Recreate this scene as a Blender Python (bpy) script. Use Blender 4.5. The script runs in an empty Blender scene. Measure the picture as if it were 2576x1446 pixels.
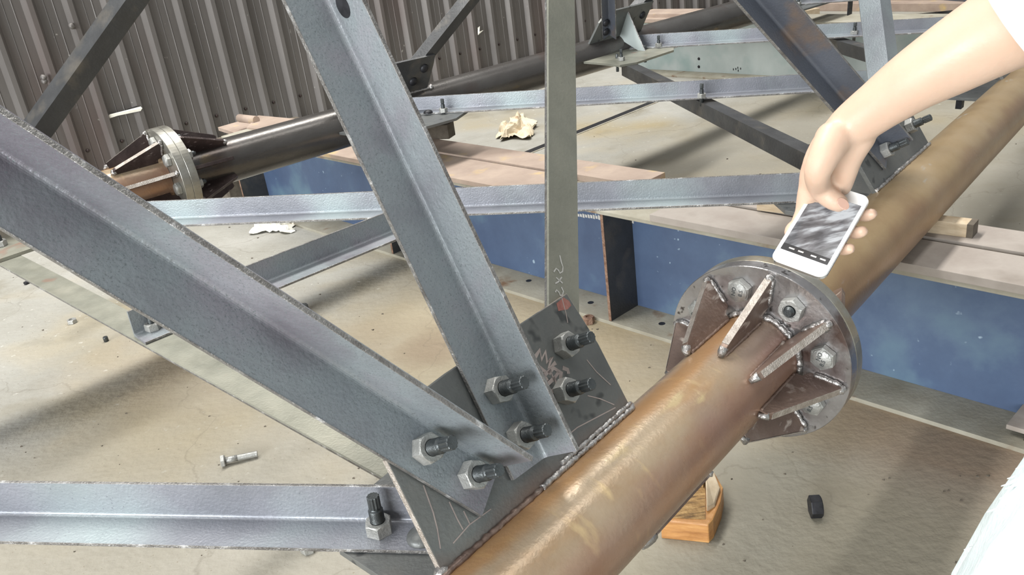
import bpy, bmesh, math, random
from mathutils import Vector as V, Matrix, noise
random.seed(7)
S = bpy.context.scene
COL = S.collection
W_, H_ = 2576.0, 1446.0
# ------------------------------------------------------------------ camera
F_PX = 2159.0
CAM_H = 1.3
down = V((654, -4857, -F_PX)).normalized(); upc = -down
fw = V((0, 0, -1)); Yc = (fw - upc*fw.dot(upc)).normalized(); Xc = Yc.cross(upc)
R = Matrix((Xc, Yc, upc))                       # world = R @ cam
CP = V((0, 0, CAM_H))
cam_d = bpy.data.cameras.new('camera'); cam = bpy.data.objects.new('camera', cam_d)
COL.objects.link(cam)
cam_d.sensor_width = 36; cam_d.lens = 36*F_PX/W_; cam_d.clip_start = .02; cam_d.clip_end = 200
cam.matrix_world = Matrix.Translation(CP) @ R.to_4x4()
S.camera = cam
# ------------------------------------------------------------------ light
S.view_settings.view_transform = 'Standard'; S.view_settings.look = 'None'
S.view_settings.gamma = 1; S.view_settings.use_curve_mapping = False
S.view_settings.exposure = 0.05
wd_ = bpy.data.worlds.new('hall_air'); S.world = wd_; wd_.use_nodes = True
wd_.node_tree.nodes['Background'].inputs[0].default_value = (.93, .97, 1, 1)
wd_.node_tree.nodes['Background'].inputs[1].default_value = .38
def area(name, loc, to, sx, sy, power, col=(1, 1, 1)):
    l = bpy.data.lights.new(name, 'AREA'); l.shape = 'RECTANGLE'; l.size = sx; l.size_y = sy
    l.energy = power; l.color = col
    o = bpy.data.objects.new(name, l); COL.objects.link(o); o.location = loc
    o.rotation_euler = (V(to)-V(loc)).to_track_quat('-Z', 'Y').to_euler()
    return o
# pipe frames (metres). s runs along the near chord, w across the tower, u up the inclined faces
TH = math.radians(28)
PF = V((-.4475, .4135, CAM_H-.7934)); D = V((.67856, .73454, 0)).normalized(); NH = V((D.y, -D.x, 0))
NF = NH*math.cos(TH)+V((0, 0, math.sin(TH))); UF = -NH*math.sin(TH)+V((0, 0, math.cos(TH)))
WV = (-NH+V((0, 0, .04))).normalized(); MV = D.cross(WV).normalized()
if MV.z < 0: MV = -MV
PB = V((-1.8936, 2.3142, CAM_H-.7019)); DB = V((.7747, .6323, -.0054)).normalized()
NHB = DB.cross(V((0, 0, 1))).normalized(); UPB = NHB.cross(DB)
UB = NHB*math.sin(TH)+UPB*math.cos(TH); NB = NHB*math.cos(TH)-UPB*math.sin(TH)
PR = .0795
def strip(name, loc, w_, l_, power, col):
    o = area(name, loc, loc-V((0, 0, 1)), w_, l_, power, col)
    o.rotation_euler = Matrix((NH, D, NH.cross(D))).transposed().to_euler() if NH.cross(D).z > 0 else Matrix((-NH, D, (-NH).cross(D))).transposed().to_euler()
    return o
strip('overhead_fill_strip', PF+D*2.5+NH*1.4+V((0, 0, 9.5)), 1.6, 13, 350, (1, .98, .94))  # weak overhead fill light, added; no known lamp row on this side
strip('roof_lamp_row_far', PF+D*2.5-NH*4.4+V((0, 0, 9.5)), 1.3, 13, 1900, (1, .98, .94))
area('open_hall_door', (-7.5, -7.0, 2.6), (0, 2.5, .6), 9, 4.0, 2100, (.95, .98, 1))

# ------------------------------------------------------------------ pixel helpers
def ray(x, y): return (R @ V((x-1288, -(y-723), -F_PX))).normalized()
def onz(x, y, z=0.0):
    d = ray(x, y); return CP+d*((z-CAM_H)/d.z)
def onp(x, y, p, n):
    d = ray(x, y); return CP+d*((p-CP).dot(n)/d.dot(n))
def at(x, y, dist): return CP+ray(x, y)*dist
def FS(s, t, off=0): return PF+D*s+UF*t+NF*off
def HS(s, w, off=0): return PF+D*s+WV*w+MV*off
def BS(k, t, off=0): return PB+DB*k+UB*t+NB*off
def BH(s, e, off=0):       # e measured from far chord towards near chord
    return HS(s, 2.354-.1414*(s-.415)-e, off)
def Fpx(x, y, off=0):
    q = onp(x, y, PF+NF*off, NF)-PF; return q.dot(D), q.dot(UF)
def Hpx(x, y, off=0):
    q = onp(x, y, PF+MV*off, MV)-PF; return q.dot(D), q.dot(WV)
def Bpx(x, y, off=0):
    q = onp(x, y, PB+NB*off, NB)-PB; return q.dot(DB), q.dot(UB)

# ------------------------------------------------------------------ materials
def lin(c): return tuple(((v/255)/12.92 if v/255 <= .04045 else ((v/255+.055)/1.055)**2.4) for v in c)+(1,)
MATS = {}
def mat(name, stops, scale=6, detail=8, metal=0.0, rough=.5, rvar=.12, bump=.15, bscale=60, stretch=(1, 1, 1), spots=None, sscale=30, sthr=.62, second=None):
    """colour from layered noise; stops = [(pos, rgb255)...]; spots=rgb of fine specks; second=(rgb, scale, lo, hi, stretch) blotch layer"""
    m = bpy.data.materials.new(name); m.use_nodes = True; nt = m.node_tree; N = nt.nodes; L = nt.links
    b = N['Principled BSDF']
    tc = N.new('ShaderNodeTexCoord'); mp = N.new('ShaderNodeMapping'); mp.inputs['Scale'].default_value = stretch
    L.new(tc.outputs['Object'], mp.inputs[0])
    n1 = N.new('ShaderNodeTexNoise'); n1.inputs['Scale'].default_value = scale; n1.inputs['Detail'].default_value = detail; n1.inputs['Roughness'].default_value = .62
    L.new(mp.outputs[0], n1.inputs['Vector'])
    cr = N.new('ShaderNodeValToRGB'); e = cr.color_ramp.elements
    while len(e) < len(stops): e.new(.5)
    for i, (p, c) in enumerate(stops): e[i].position = p; e[i].color = lin(c)
    L.new(n1.outputs['Fac'], cr.inputs[0]); col = cr.outputs[0]
    def layer(col, fac, rgb):
        mx = N.new('ShaderNodeMix'); mx.data_type = 'RGBA'; L.new(fac, mx.inputs[0]); L.new(col, mx.inputs[6]); mx.inputs[7].default_value = lin(rgb); return mx.outputs[2]
    def mask(sc, lo, hi, st=None, det=5):
        v = tc.outputs['Object']
        if st:
            m2 = N.new('ShaderNodeMapping'); m2.inputs['Scale'].default_value = st; m2.inputs['Location'].default_value = (3.1, 1.7, .4); L.new(v, m2.inputs[0]); v = m2.outputs[0]
        n = N.new('ShaderNodeTexNoise'); n.inputs['Scale'].default_value = sc; n.inputs['Detail'].default_value = det; L.new(v, n.inputs['Vector'])
        r = N.new('ShaderNodeMapRange'); r.inputs[1].default_value = lo; r.inputs[2].default_value = hi; L.new(n.outputs['Fac'], r.inputs[0]); return r.outputs[0]
    for sec in (second or []): col = layer(col, mask(*sec[1:]), sec[0])
    if spots: col = layer(col, mask(sscale, sthr, sthr+.06, None, 2), spots)
    L.new(col, b.inputs['Base Color'])
    b.inputs['Metallic'].default_value = metal
    nr = N.new('ShaderNodeTexNoise'); nr.inputs['Scale'].default_value = scale*2.3; nr.inputs['Detail'].default_value = 6; L.new(mp.outputs[0], nr.inputs['Vector'])
    rr = N.new('ShaderNodeMapRange'); rr.inputs[1].default_value = .3; rr.inputs[2].default_value = .7; rr.inputs[3].default_value = max(.03, rough-rvar); rr.inputs[4].default_value = rough+rvar
    L.new(nr.outputs['Fac'], rr.inputs[0]); L.new(rr.outputs[0], b.inputs['Roughness'])
    if bump:
        nb_ = N.new('ShaderNodeTexNoise'); nb_.inputs['Scale'].default_value = bscale; nb_.inputs['Detail'].default_value = 8; L.new(tc.outputs['Object'], nb_.inputs['Vector'])
        bp = N.new('ShaderNodeBump'); bp.inputs['Strength'].default_value = bump; bp.inputs['Distance'].default_value = .004
        L.new(nb_.outputs['Fac'], bp.inputs['Height']); L.new(bp.outputs[0], b.inputs['Normal'])
    MATS[name] = m; m['ext'] = 1
    return m
M = {}
M['lilac'] = mat('mill_scale_pale', [(.3, (120, 123, 129)), (.55, (139, 141, 148)), (.8, (154, 154, 161))], 5, metal=.35, rough=.42, spots=(128, 132, 138), sscale=260, sthr=.66, bump=.25, bscale=220, second=[((158, 168, 170), 3, .5, .7)])
M['bluegreen'] = mat('mill_scale_dark', [(.3, (124, 126, 132)), (.5, (140, 147, 150)), (.62, (144, 143, 149)), (.8, (162, 167, 173))], 4, metal=.25, rough=.42, spots=(120, 126, 129), sscale=420, sthr=.6, bump=.3, bscale=180, second=[((118, 115, 122), 5, .52, .68)])
M['olive'] = mat('mill_scale_olive', [(.3, (128, 129, 118)), (.6, (150, 149, 136)), (.8, (164, 160, 146))], 7, metal=.3, rough=.45, spots=(150, 128, 114), sscale=9, sthr=.66, bump=.2, bscale=200)
M['navy'] = mat('mill_scale_navy', [(.3, (90, 93, 101)), (.6, (104, 109, 119)), (.85, (116, 117, 123))], 5, metal=.35, rough=.42, bump=.25, bscale=200, second=[((128, 112, 100), 8, .6, .72)])
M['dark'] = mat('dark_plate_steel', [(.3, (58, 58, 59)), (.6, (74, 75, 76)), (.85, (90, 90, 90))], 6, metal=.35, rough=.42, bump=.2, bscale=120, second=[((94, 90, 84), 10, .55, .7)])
M['gusset'] = mat('gusset_plate_steel', [(.3, (92, 94, 94)), (.55, (108, 110, 108)), (.8, (126, 124, 118))], 6, metal=.35, rough=.45, bump=.2, bscale=150, spots=(74, 76, 76), sscale=24, sthr=.64)
M['edge'] = mat('cut_steel_edge', [(.3, (150, 140, 130)), (.7, (196, 188, 180))], 60, metal=.6, rough=.4, bump=.6, bscale=400)
M['edgeglint'] = mat('worn_edge_highlight', [(.35, (112, 109, 106)), (.58, (142, 140, 137)), (.72, (214, 214, 214))], 40, metal=.5, rough=.35, bump=.6, bscale=300)
M['weld'] = mat('bright_weld', [(.3, (140, 134, 130)), (.6, (182, 180, 178)), (.8, (215, 215, 215))], 70, metal=.8, rough=.3, bump=.5, bscale=260)
M['ground'] = mat('ground_flange_steel', [(.3, (140, 136, 136)), (.55, (176, 174, 174)), (.8, (206, 206, 206))], 7, metal=.85, rough=.26, bump=.12, bscale=120, second=[((112, 96, 90), 12, .56, .7)], spots=(90, 86, 84), sscale=50, sthr=.66)
M['flange_far'] = mat('flange_edge_steel', [(.3, (140, 136, 124)), (.6, (176, 174, 166)), (.8, (196, 196, 190))], 8, metal=.75, rough=.35, bump=.15, second=[((146, 124, 84), 9, .55, .7)])
M['rib'] = mat('flame_cut_rib_steel', [(.3, (110, 92, 84)), (.55, (140, 120, 108)), (.8, (170, 154, 144))], 9, metal=.55, rough=.42, bump=.3, bscale=150, second=[((200, 188, 178), 22, .6, .68, (1, 1, 3))])
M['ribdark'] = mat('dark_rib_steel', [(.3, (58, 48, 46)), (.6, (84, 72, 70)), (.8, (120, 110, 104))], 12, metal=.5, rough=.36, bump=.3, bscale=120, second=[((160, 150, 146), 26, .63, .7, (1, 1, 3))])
M['pipe'] = mat('brown_scaled_pipe', [(.28, (144, 118, 94)), (.42, (164, 140, 112)), (.55, (172, 154, 130)), (.68, (178, 156, 122)), (.8, (192, 164, 116))], 5, metal=.3, rough=.28, rvar=.05, bump=.12, bscale=140, stretch=(1, 1, .8), second=[((178, 134, 80), 9, .54, .74, (1, 1, .35)), ((196, 172, 132), 16, .6, .72, (1, .5, 2)), ((150, 130, 118), 3.3, .5, .7, (1, 1, .8)), ((184, 164, 126), 30, .66, .74, (1, 1, .25))])
M['pipe2'] = mat('ochre_scaled_pipe', [(.28, (148, 122, 90)), (.5, (168, 144, 108)), (.7, (176, 154, 122)), (.85, (178, 166, 152))], 4, metal=.4, rough=.33, rvar=.06, bump=.12, bscale=140, second=[((118, 92, 70), 5, .6, .8, (1, 1, .5)), ((178, 170, 156), 26, .68, .74, (1, 1, .4))])
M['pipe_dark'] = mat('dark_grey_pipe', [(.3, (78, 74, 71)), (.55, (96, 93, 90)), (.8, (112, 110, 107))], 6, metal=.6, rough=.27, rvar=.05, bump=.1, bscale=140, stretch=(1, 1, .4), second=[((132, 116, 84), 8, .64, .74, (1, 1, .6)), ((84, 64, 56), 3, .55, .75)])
M['nut'] = mat('grey_galvanised_nut', [(.3, (150, 150, 146)), (.7, (186, 186, 182))], 30, metal=.55, rough=.48, bump=.3, bscale=300)
M['thread'] = mat('dark_threaded_steel', [(.3, (66, 70, 71)), (.7, (96, 100, 101))], 40, metal=.6, rough=.38, bump=.2, bscale=300)
M['blackbolt'] = mat('black_bolt_steel', [(.3, (34, 34, 36)), (.7, (58, 58, 62))], 40, metal=.5, rough=.5)
M['wall'] = mat('weathered_wall_sheet', [(.3, (96, 92, 89)), (.55, (110, 106, 103)), (.8, (122, 118, 115))], 3, metal=.35, rough=.5, bump=.1, bscale=40, stretch=(1, 1, .25), second=[((100, 88, 84), 2.5, .5, .75, (1, 1, .3))], spots=(170, 166, 160), sscale=22, sthr=.74)
M['blue'] = mat('blue_painted_steel', [(.3, (60, 74, 102)), (.55, (78, 96, 124)), (.8, (108, 128, 148))], 2, rough=.5, bump=.1, bscale=90, spots=(150, 170, 186), sscale=34, sthr=.71, second=[((96, 122, 138), 4, .56, .75)])
M['dust'] = mat('dusty_beam_flange', [(.3, (138, 132, 116)), (.6, (160, 156, 142)), (.8, (176, 172, 160))], 7, rough=.8, rvar=.08, bump=.3, bscale=80, second=[((118, 92, 70), 9, .6, .7)])
M['rustedge'] = mat('rusty_cut_edge', [(.3, (104, 74, 58)), (.6, (150, 122, 104)), (.8, (190, 180, 168))], 60, metal=.3, rough=.6, bump=.8, bscale=200)
M['greybeam'] = mat('pale_grey_beam_paint', [(.3, (166, 176, 174)), (.7, (188, 196, 194))], 3, rough=.5, bump=.1, second=[((150, 168, 166), 4, .5, .7)])
M['plank'] = mat('brown_rusty_flat_plate', [(.3, (146, 128, 116)), (.6, (168, 150, 136)), (.8, (184, 166, 148))], 6, rough=.75, bump=.15, bscale=60, second=[((196, 170, 118), 7, .62, .75)])
M['plank2'] = mat('grey_brown_flat_plate', [(.3, (142, 132, 124)), (.6, (162, 154, 146)), (.8, (180, 170, 162))], 6, rough=.75, bump=.15, bscale=60, second=[((112, 102, 92), 6, .55, .75)])
M['timber'] = mat('pale_sawn_timber', [(.3, (176, 156, 128)), (.7, (206, 190, 164))], 18, rough=.8, bump=.4, stretch=(1, 1, 6))
M['darkwood'] = mat('dirty_dark_timber', [(.3, (76, 68, 58)), (.7, (112, 104, 92))], 18, rough=.8, bump=.4)
M['paper'] = mat('crumpled_kraft_paper', [(.3, (206, 190, 162)), (.7, (228, 216, 192))], 8, rough=.9, bump=.3, bscale=60, second=[((160, 134, 104), 7, .6, .7)])
M['tissue'] = mat('white_tissue', [(.3, (226, 222, 206)), (.7, (240, 238, 228))], 8, rough=.9, bump=.2)
M['chalk'] = mat('chalk_mark', [(.3, (176, 174, 168)), (.7, (206, 204, 200))], 60, rough=.9)
M['pinkchalk'] = mat('pink_chalk_mark', [(.3, (150, 138, 134)), (.7, (170, 158, 152))], 60, rough=.9)
M['redpaint'] = mat('red_primer_patch', [(.3, (140, 84, 76)), (.7, (166, 118, 108))], 60, rough=.8)
M['skin'] = mat('skin', [(.3, (190, 158, 136)), (.7, (202, 172, 150))], 8, rough=.5, bump=.08, bscale=200)
M['skin'].node_tree.nodes['Principled BSDF'].inputs['Subsurface Weight'].default_value = .12
M['skin'].node_tree.nodes['Principled BSDF'].inputs['Subsurface Scale'].default_value = .01
M['nail'] = mat('finger_nail', [(.3, (200, 160, 142)), (.7, (210, 172, 154))], 8, rough=.3, bump=0)
M['phone'] = mat('white_phone_shell', [(.3, (240, 240, 238)), (.7, (248, 248, 246))], 8, rough=.2, rvar=.05, bump=0)
M['band'] = mat('silver_phone_band', [(.3, (180, 178, 176)), (.7, (200, 198, 196))], 20, metal=.9, rough=.3, bump=0)
M['black'] = mat('black_screen_bar', [(.3, (14, 14, 16)), (.7, (22, 22, 26))], 8, rough=.3, bump=0)
M['hair'] = mat('black_hair', [(.3, (22, 18, 16)), (.7, (40, 32, 28))], 40, rough=.5)

def band(m, y0, y1, y2, y3, rgb, amt, xmin=-1):
    """colour tint running along one side of a tube (object y = sideways, x = up)"""
    nt = m.node_tree; N = nt.nodes; L = nt.links; b = N['Principled BSDF']; src = b.inputs['Base Color'].links[0].from_socket
    tc = N.new('ShaderNodeTexCoord'); sp = N.new('ShaderNodeSeparateXYZ'); L.new(tc.outputs['Object'], sp.inputs[0])
    nz = N.new('ShaderNodeTexNoise'); nz.inputs['Scale'].default_value = 7; nz.inputs['Detail'].default_value = 6; L.new(tc.outputs['Object'], nz.inputs['Vector'])
    ad = N.new('ShaderNodeMath'); ad.operation = 'MULTIPLY_ADD'; L.new(nz.outputs['Fac'], ad.inputs[0]); ad.inputs[1].default_value = .05; L.new(sp.outputs['Y'], ad.inputs[2])
    def mr(a, c):
        q = N.new('ShaderNodeMapRange'); q.interpolation_type = 'SMOOTHSTEP'; q.inputs[1].default_value = a; q.inputs[2].default_value = c; L.new(ad.outputs[0], q.inputs[0]); return q.outputs[0]
    u, d = mr(y0+.025, y1+.025), mr(y3+.025, y2+.025)
    mu = N.new('ShaderNodeMath'); mu.operation = 'MULTIPLY'; L.new(u, mu.inputs[0]); L.new(d, mu.inputs[1])
    m2 = N.new('ShaderNodeMath'); m2.operation = 'MULTIPLY'; L.new(mu.outputs[0], m2.inputs[0]); m2.inputs[1].default_value = amt
    mx = N.new('ShaderNodeMix'); mx.data_type = 'RGBA'; L.new(m2.outputs[0], mx.inputs[0]); L.new(src, mx.inputs[6]); mx.inputs[7].default_value = lin(rgb); L.new(mx.outputs[2], b.inputs['Base Color'])
band(M['pipe'], -.06, -.03, -.012, .012, (178, 128, 74), .6)  # orange rust and heat tint by the weld
band(M['pipe'], .045, .075, .2, .3, (150, 104, 90), .5)  # redder brown towards one side
band(M['pipe2'], .045, .075, .2, .3, (134, 96, 72), .5)  # darker brown towards the same side
def gusset_tint(m):
    nt = m.node_tree; N = nt.nodes; L = nt.links; b = N['Principled BSDF']; src = b.inputs['Base Color'].links[0].from_socket
    g = N.new('ShaderNodeNewGeometry'); dt = N.new('ShaderNodeVectorMath'); dt.operation = 'DOT_PRODUCT'; L.new(g.outputs['Position'], dt.inputs[0]); dt.inputs[1].default_value = UF
    nz = N.new('ShaderNodeTexNoise'); nz.inputs['Scale'].default_value = 9; nz.inputs['Detail'].default_value = 6; L.new(g.outputs['Position'], nz.inputs['Vector'])
    ad = N.new('ShaderNodeMath'); ad.operation = 'MULTIPLY_ADD'; L.new(nz.outputs['Fac'], ad.inputs[0]); ad.inputs[1].default_value = .09; L.new(dt.outputs['Value'], ad.inputs[2])
    mr = N.new('ShaderNodeMapRange'); c = PF.dot(UF)+.045; mr.inputs[1].default_value = c+.112; mr.inputs[2].default_value = c+.06; mr.inputs[3].default_value = 0; mr.inputs[4].default_value = .8; L.new(ad.outputs[0], mr.inputs[0])
    mx = N.new('ShaderNodeMix'); mx.data_type = 'RGBA'; L.new(mr.outputs[0], mx.inputs[0]); L.new(src, mx.inputs[6]); mx.inputs[7].default_value = lin((128, 102, 86)); L.new(mx.outputs[2], b.inputs['Base Color'])
M['gusset_near'] = M['gusset'].copy(); M['gusset_near'].name = 'gusset_plate_rust_edge'; gusset_tint(M['gusset_near'])
def node_floor():
    m = mat('concrete_floor', [(.25, (140, 137, 127)), (.5, (156, 154, 146)), (.75, (172, 170, 164))], 2.2, rough=.72, rvar=.08, bump=.8, bscale=40,
            second=[((150, 138, 110), 1.1, .5, .68), ((128, 122, 106), 2.6, .56, .74), ((188, 186, 178), 30, .66, .74)], spots=(108, 98, 82), sscale=130, sthr=.68)
    nt = m.node_tree; N = nt.nodes; L = nt.links; b = N['Principled BSDF']; src = b.inputs['Base Color'].links[0].from_socket
    geo = N.new('ShaderNodeNewGeometry')
    def blob(src, c, r, rgb, amt, sq=(1, 1)):
        amt *= .75
        mp = N.new('ShaderNodeMapping'); mp.vector_type = 'POINT'
        mp.inputs['Location'].default_value = (-c[0]*sq[0], -c[1]*sq[1], 0); mp.inputs['Scale'].default_value = (sq[0], sq[1], 1)
        L.new(geo.outputs['Position'], mp.inputs[0])
        nz = N.new('ShaderNodeTexNoise'); nz.inputs['Scale'].default_value = 3.5; nz.inputs['Detail'].default_value = 7; L.new(geo.outputs['Position'], nz.inputs['Vector'])
        ln = N.new('ShaderNodeVectorMath'); ln.operation = 'LENGTH'; L.new(mp.outputs[0], ln.inputs[0])
        ad = N.new('ShaderNodeMath'); ad.operation = 'MULTIPLY_ADD'; L.new(nz.outputs['Fac'], ad.inputs[0]); ad.inputs[1].default_value = -r*1.3; L.new(ln.outputs['Value'], ad.inputs[2])
        mr = N.new('ShaderNodeMapRange'); mr.inputs[1].default_value = r*.45; mr.inputs[2].default_value = -r*.25; mr.inputs[3].default_value = 0; mr.inputs[4].default_value = amt
        L.new(ad.outputs[0], mr.inputs[0])
        mx = N.new('ShaderNodeMix'); mx.data_type = 'RGBA'; L.new(mr.outputs[0], mx.inputs[0]); L.new(src, mx.inputs[6]); mx.inputs[7].default_value = lin(rgb); return mx.outputs[2]
    src = blob(src, (-.1, 2.6), .75, (160, 138, 92), .75)       # rust run-off under the near chord
    src = blob(src, (.55, 2.2), .5, (156, 132, 88), .7)
    for px_, rr_, aa_ in (((1070, 880), .13, 1.3), ((1130, 860), .2, .7), ((560, 880), .35, .5), ((1390, 720), .2, .6)):
        q_ = onz(*px_); src = blob(src, (q_.x, q_.y), rr_, (120, 96, 70), aa_)
    src = blob(src, (-.55, 2.6), .25, (118, 100, 76), .75)
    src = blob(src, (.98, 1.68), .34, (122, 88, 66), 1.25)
    src = blob(src, (.72, 1.35), .3, (120, 108, 88), .9)
    src = blob(src, (.75, 1.9), .22, (158, 122, 76), .7)
    src = blob(src, (-1.1, 2.7), .5, (158, 140, 112), .5)
    src = blob(src, (.45, 1.5), .55, (138, 136, 120), .6)
    # tan dust on the worked side of the floor, pale concrete beyond
    dt = N.new('ShaderNodeVectorMath'); dt.operation = 'DOT_PRODUCT'; L.new(geo.outputs['Position'], dt.inputs[0]); dt.inputs[1].default_value = (.714, -.70, 0)
    nz = N.new('ShaderNodeTexNoise'); nz.inputs['Scale'].default_value = 1.6; nz.inputs['Detail'].default_value = 8; L.new(geo.outputs['Position'], nz.inputs['Vector'])
    ad = N.new('ShaderNodeMath'); ad.operation = 'MULTIPLY_ADD'; L.new(nz.outputs['Fac'], ad.inputs[0]); ad.inputs[1].default_value = .55; L.new(dt.outputs['Value'], ad.inputs[2])
    mr = N.new('ShaderNodeMapRange'); mr.interpolation_type = 'SMOOTHSTEP'; mr.inputs[1].default_value = -2.55; mr.inputs[2].default_value = -2.2; mr.inputs[3].default_value = 0; mr.inputs[4].default_value = .5; L.new(ad.outputs[0], mr.inputs[0])
    mx = N.new('ShaderNodeMix'); mx.data_type = 'RGBA'; L.new(mr.outputs[0], mx.inputs[0]); L.new(src, mx.inputs[6]); mx.inputs[7].default_value = lin((146, 138, 120)); src = mx.outputs[2]
    # hairline cracks
    vo = N.new('ShaderNodeTexVoronoi'); vo.feature = 'DISTANCE_TO_EDGE'; vo.inputs['Scale'].default_value = .9
    wn = N.new('ShaderNodeTexNoise'); wn.inputs['Scale'].default_value = 3; wn.inputs['Detail'].default_value = 6; L.new(geo.outputs['Position'], wn.inputs['Vector'])
    vm = N.new('ShaderNodeVectorMath'); vm.operation = 'MULTIPLY_ADD'; L.new(wn.outputs['Color'], vm.inputs[0]); vm.inputs[1].default_value = (.5, .5, 0); L.new(geo.outputs['Position'], vm.inputs[2])
    L.new(vm.outputs[0], vo.inputs['Vector'])
    mr = N.new('ShaderNodeMapRange'); mr.inputs[1].default_value = .004; mr.inputs[2].default_value = .0; mr.inputs[3].default_value = 0; mr.inputs[4].default_value = .25; L.new(vo.outputs['Distance'], mr.inputs[0])
    mx = N.new('ShaderNodeMix'); mx.data_type = 'RGBA'; L.new(mr.outputs[0], mx.inputs[0]); L.new(src, mx.inputs[6]); mx.inputs[7].default_value = lin((92, 84, 70)); L.new(mx.outputs[2], b.inputs['Base Color'])
    return m
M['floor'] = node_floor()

# ------------------------------------------------------------------ mesh builder
class MB:
    def __init__(s): s.v = []; s.f = []; s.sm = []
    def add(s, vs, fs, smooth=False):
        o = len(s.v); s.v += [V(p) for p in vs]; s.f += [tuple(i+o for i in f) for f in fs]; s.sm += [smooth]*len(fs); return s
    def prism(s, pts, vec):             # planar polygon extruded by vec
        n = len(pts); vec = V(vec); a = [V(p) for p in pts]
        s.add(a+[p+vec for p in a], [tuple(range(n))[::-1], tuple(range(n, 2*n))]+[(i, (i+1) % n, n+(i+1) % n, n+i) for i in range(n)]); return s
    def box(s, c, ax, ay, az, hx, hy, hz):
        c, ax, ay, az = V(c), V(ax), V(ay), V(az)
        return s.prism([c-ax*hx-ay*hy-az*hz, c+ax*hx-ay*hy-az*hz, c+ax*hx+ay*hy-az*hz, c-ax*hx+ay*hy-az*hz], az*2*hz)
    def lathe(s, prof, seg=32, a0=0, smooth=True):   # prof (r,z) about local z; closed when r=0 ends
        o = len(s.v); n = len(prof)
        for r, z in prof:
            for k in range(seg):
                a = a0+2*math.pi*k/seg; s.v.append(V((r*math.cos(a), r*math.sin(a), z)))
        for i in range(n-1):
            for k in range(seg):
                k2 = (k+1) % seg; s.f.append((o+i*seg+k, o+i*seg+k2, o+(i+1)*seg+k2, o+(i+1)*seg+k)); s.sm.append(smooth)
        if prof[0][0] > 1e-6: s.f.append(tuple(o+k for k in range(seg))[::-1]); s.sm.append(False)
        if prof[-1][0] > 1e-6: s.f.append(tuple(o+(n-1)*seg+k for k in range(seg))); s.sm.append(False)
        return s
    def tube(s, pts, rad, seg=8, flat=1.0):
        pts = [V(p) for p in pts]; n = len(pts); o = len(s.v)
        if not hasattr(rad, '__len__'): rad = [rad]*n
        t0 = (pts[1]-pts[0]).normalized(); a = t0.orthogonal().normalized()
        for i, p in enumerate(pts):
            t = (pts[min(i+1, n-1)]-pts[max(i-1, 0)]).normalized(); a = (a-t*a.dot(t)).normalized(); b = t.cross(a)
            for k in range(seg):
                an = 2*math.pi*k/seg; s.v.append(p+(a*math.cos(an)+b*math.sin(an)*flat)*rad[i])
        for i in range(n-1):
            for k in range(seg):
                k2 = (k+1) % seg; s.f.append((o+i*seg+k, o+i*seg+k2, o+(i+1)*seg+k2, o+(i+1)*seg+k)); s.sm.append(True)
        s.f.append(tuple(o+k for k in range(seg))[::-1]); s.f.append(tuple(o+(n-1)*seg+k for k in range(seg))); s.sm += [False, False]
        return s
    def mesh(s, name, m, org=V((0, 0, 0)), bevel=0):
        me = bpy.data.meshes.new(name); me.from_pydata([tuple(p-org) for p in s.v], [], s.f)
        bm = bmesh.new(); bm.from_mesh(me)
        for f, q in zip(bm.faces, s.sm): f.smooth = q
        bmesh.ops.recalc_face_normals(bm, faces=bm.faces)
        if bevel:
            es = [e for e in bm.edges if len(e.link_faces) == 2 and e.calc_face_angle(0) > .6]
            bmesh.ops.bevel(bm, geom=es, offset=bevel, segments=2, profile=.6, affect='EDGES', clamp_overlap=True)
        bm.to_mesh(me); bm.free()
        if m: me.materials.append(M[m] if isinstance(m, str) else m)
        return me
    def build(s, name, m, parent=None, bevel=0, org=None):
        pw = parent.matrix_world.translation if parent else V((0, 0, 0))
        if parent is None and org is None and s.v:
            xs = [p for p in s.v]; org = V((sum(p.x for p in xs)/len(xs), sum(p.y for p in xs)/len(xs), min(p.z for p in xs)))
        o = org if org is not None else V(pw)
        ob = bpy.data.objects.new(name, s.mesh(name, m, o, bevel)); COL.objects.link(ob)
        ob.location = o; ob.matrix_world = Matrix.Translation(o)
        if parent: ob.parent = parent; ob.matrix_parent_inverse = parent.matrix_world.inverted(); ob.matrix_basis = Matrix.Translation(o)
        return ob
def tag(o, label=None, cat=None, group=None, kind=None):
    if label: o['label'] = label
    if cat: o['category'] = cat
    if group: o['group'] = group
    if kind: o['kind'] = kind
    return o
def thing(name, loc, label, cat, group=None):
    o = bpy.data.objects.new(name, None); COL.objects.link(o); o.location = loc; o.matrix_world = Matrix.Translation(V(loc)); o.empty_display_size = .05
    return tag(o, label, cat, group)
def place(me, name, parent, pos, z, x=None):      # shared mesh, local +Z along z
    z = V(z).normalized(); x = V(x) if x is not None else z.orthogonal(); x = (x-z*x.dot(z)).normalized(); y = z.cross(x)
    ob = bpy.data.objects.new(name, me); COL.objects.link(ob)
    mw = Matrix.Translation(V(pos)) @ Matrix((x, y, z)).transposed().to_4x4()
    ob.matrix_world = mw
    if parent: ob.parent = parent; ob.matrix_parent_inverse = parent.matrix_world.inverted(); ob.matrix_basis = mw
    bpy.context.view_layer.update() if False else None
    return ob
def l_profile(a, t):
    r = t*.9; pts = [(0, 0), (a-t*.3, 0), (a, t*.3), (a-.0005, t)]
    for k in range(6):
        an = math.pi/2*k/5; pts.append((t+r-r*math.sin(an), t+r-r*math.cos(an)))
    pts += [(t, a-.0005), (t*.3, a), (0, a-t*.3)]
    return pts
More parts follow.
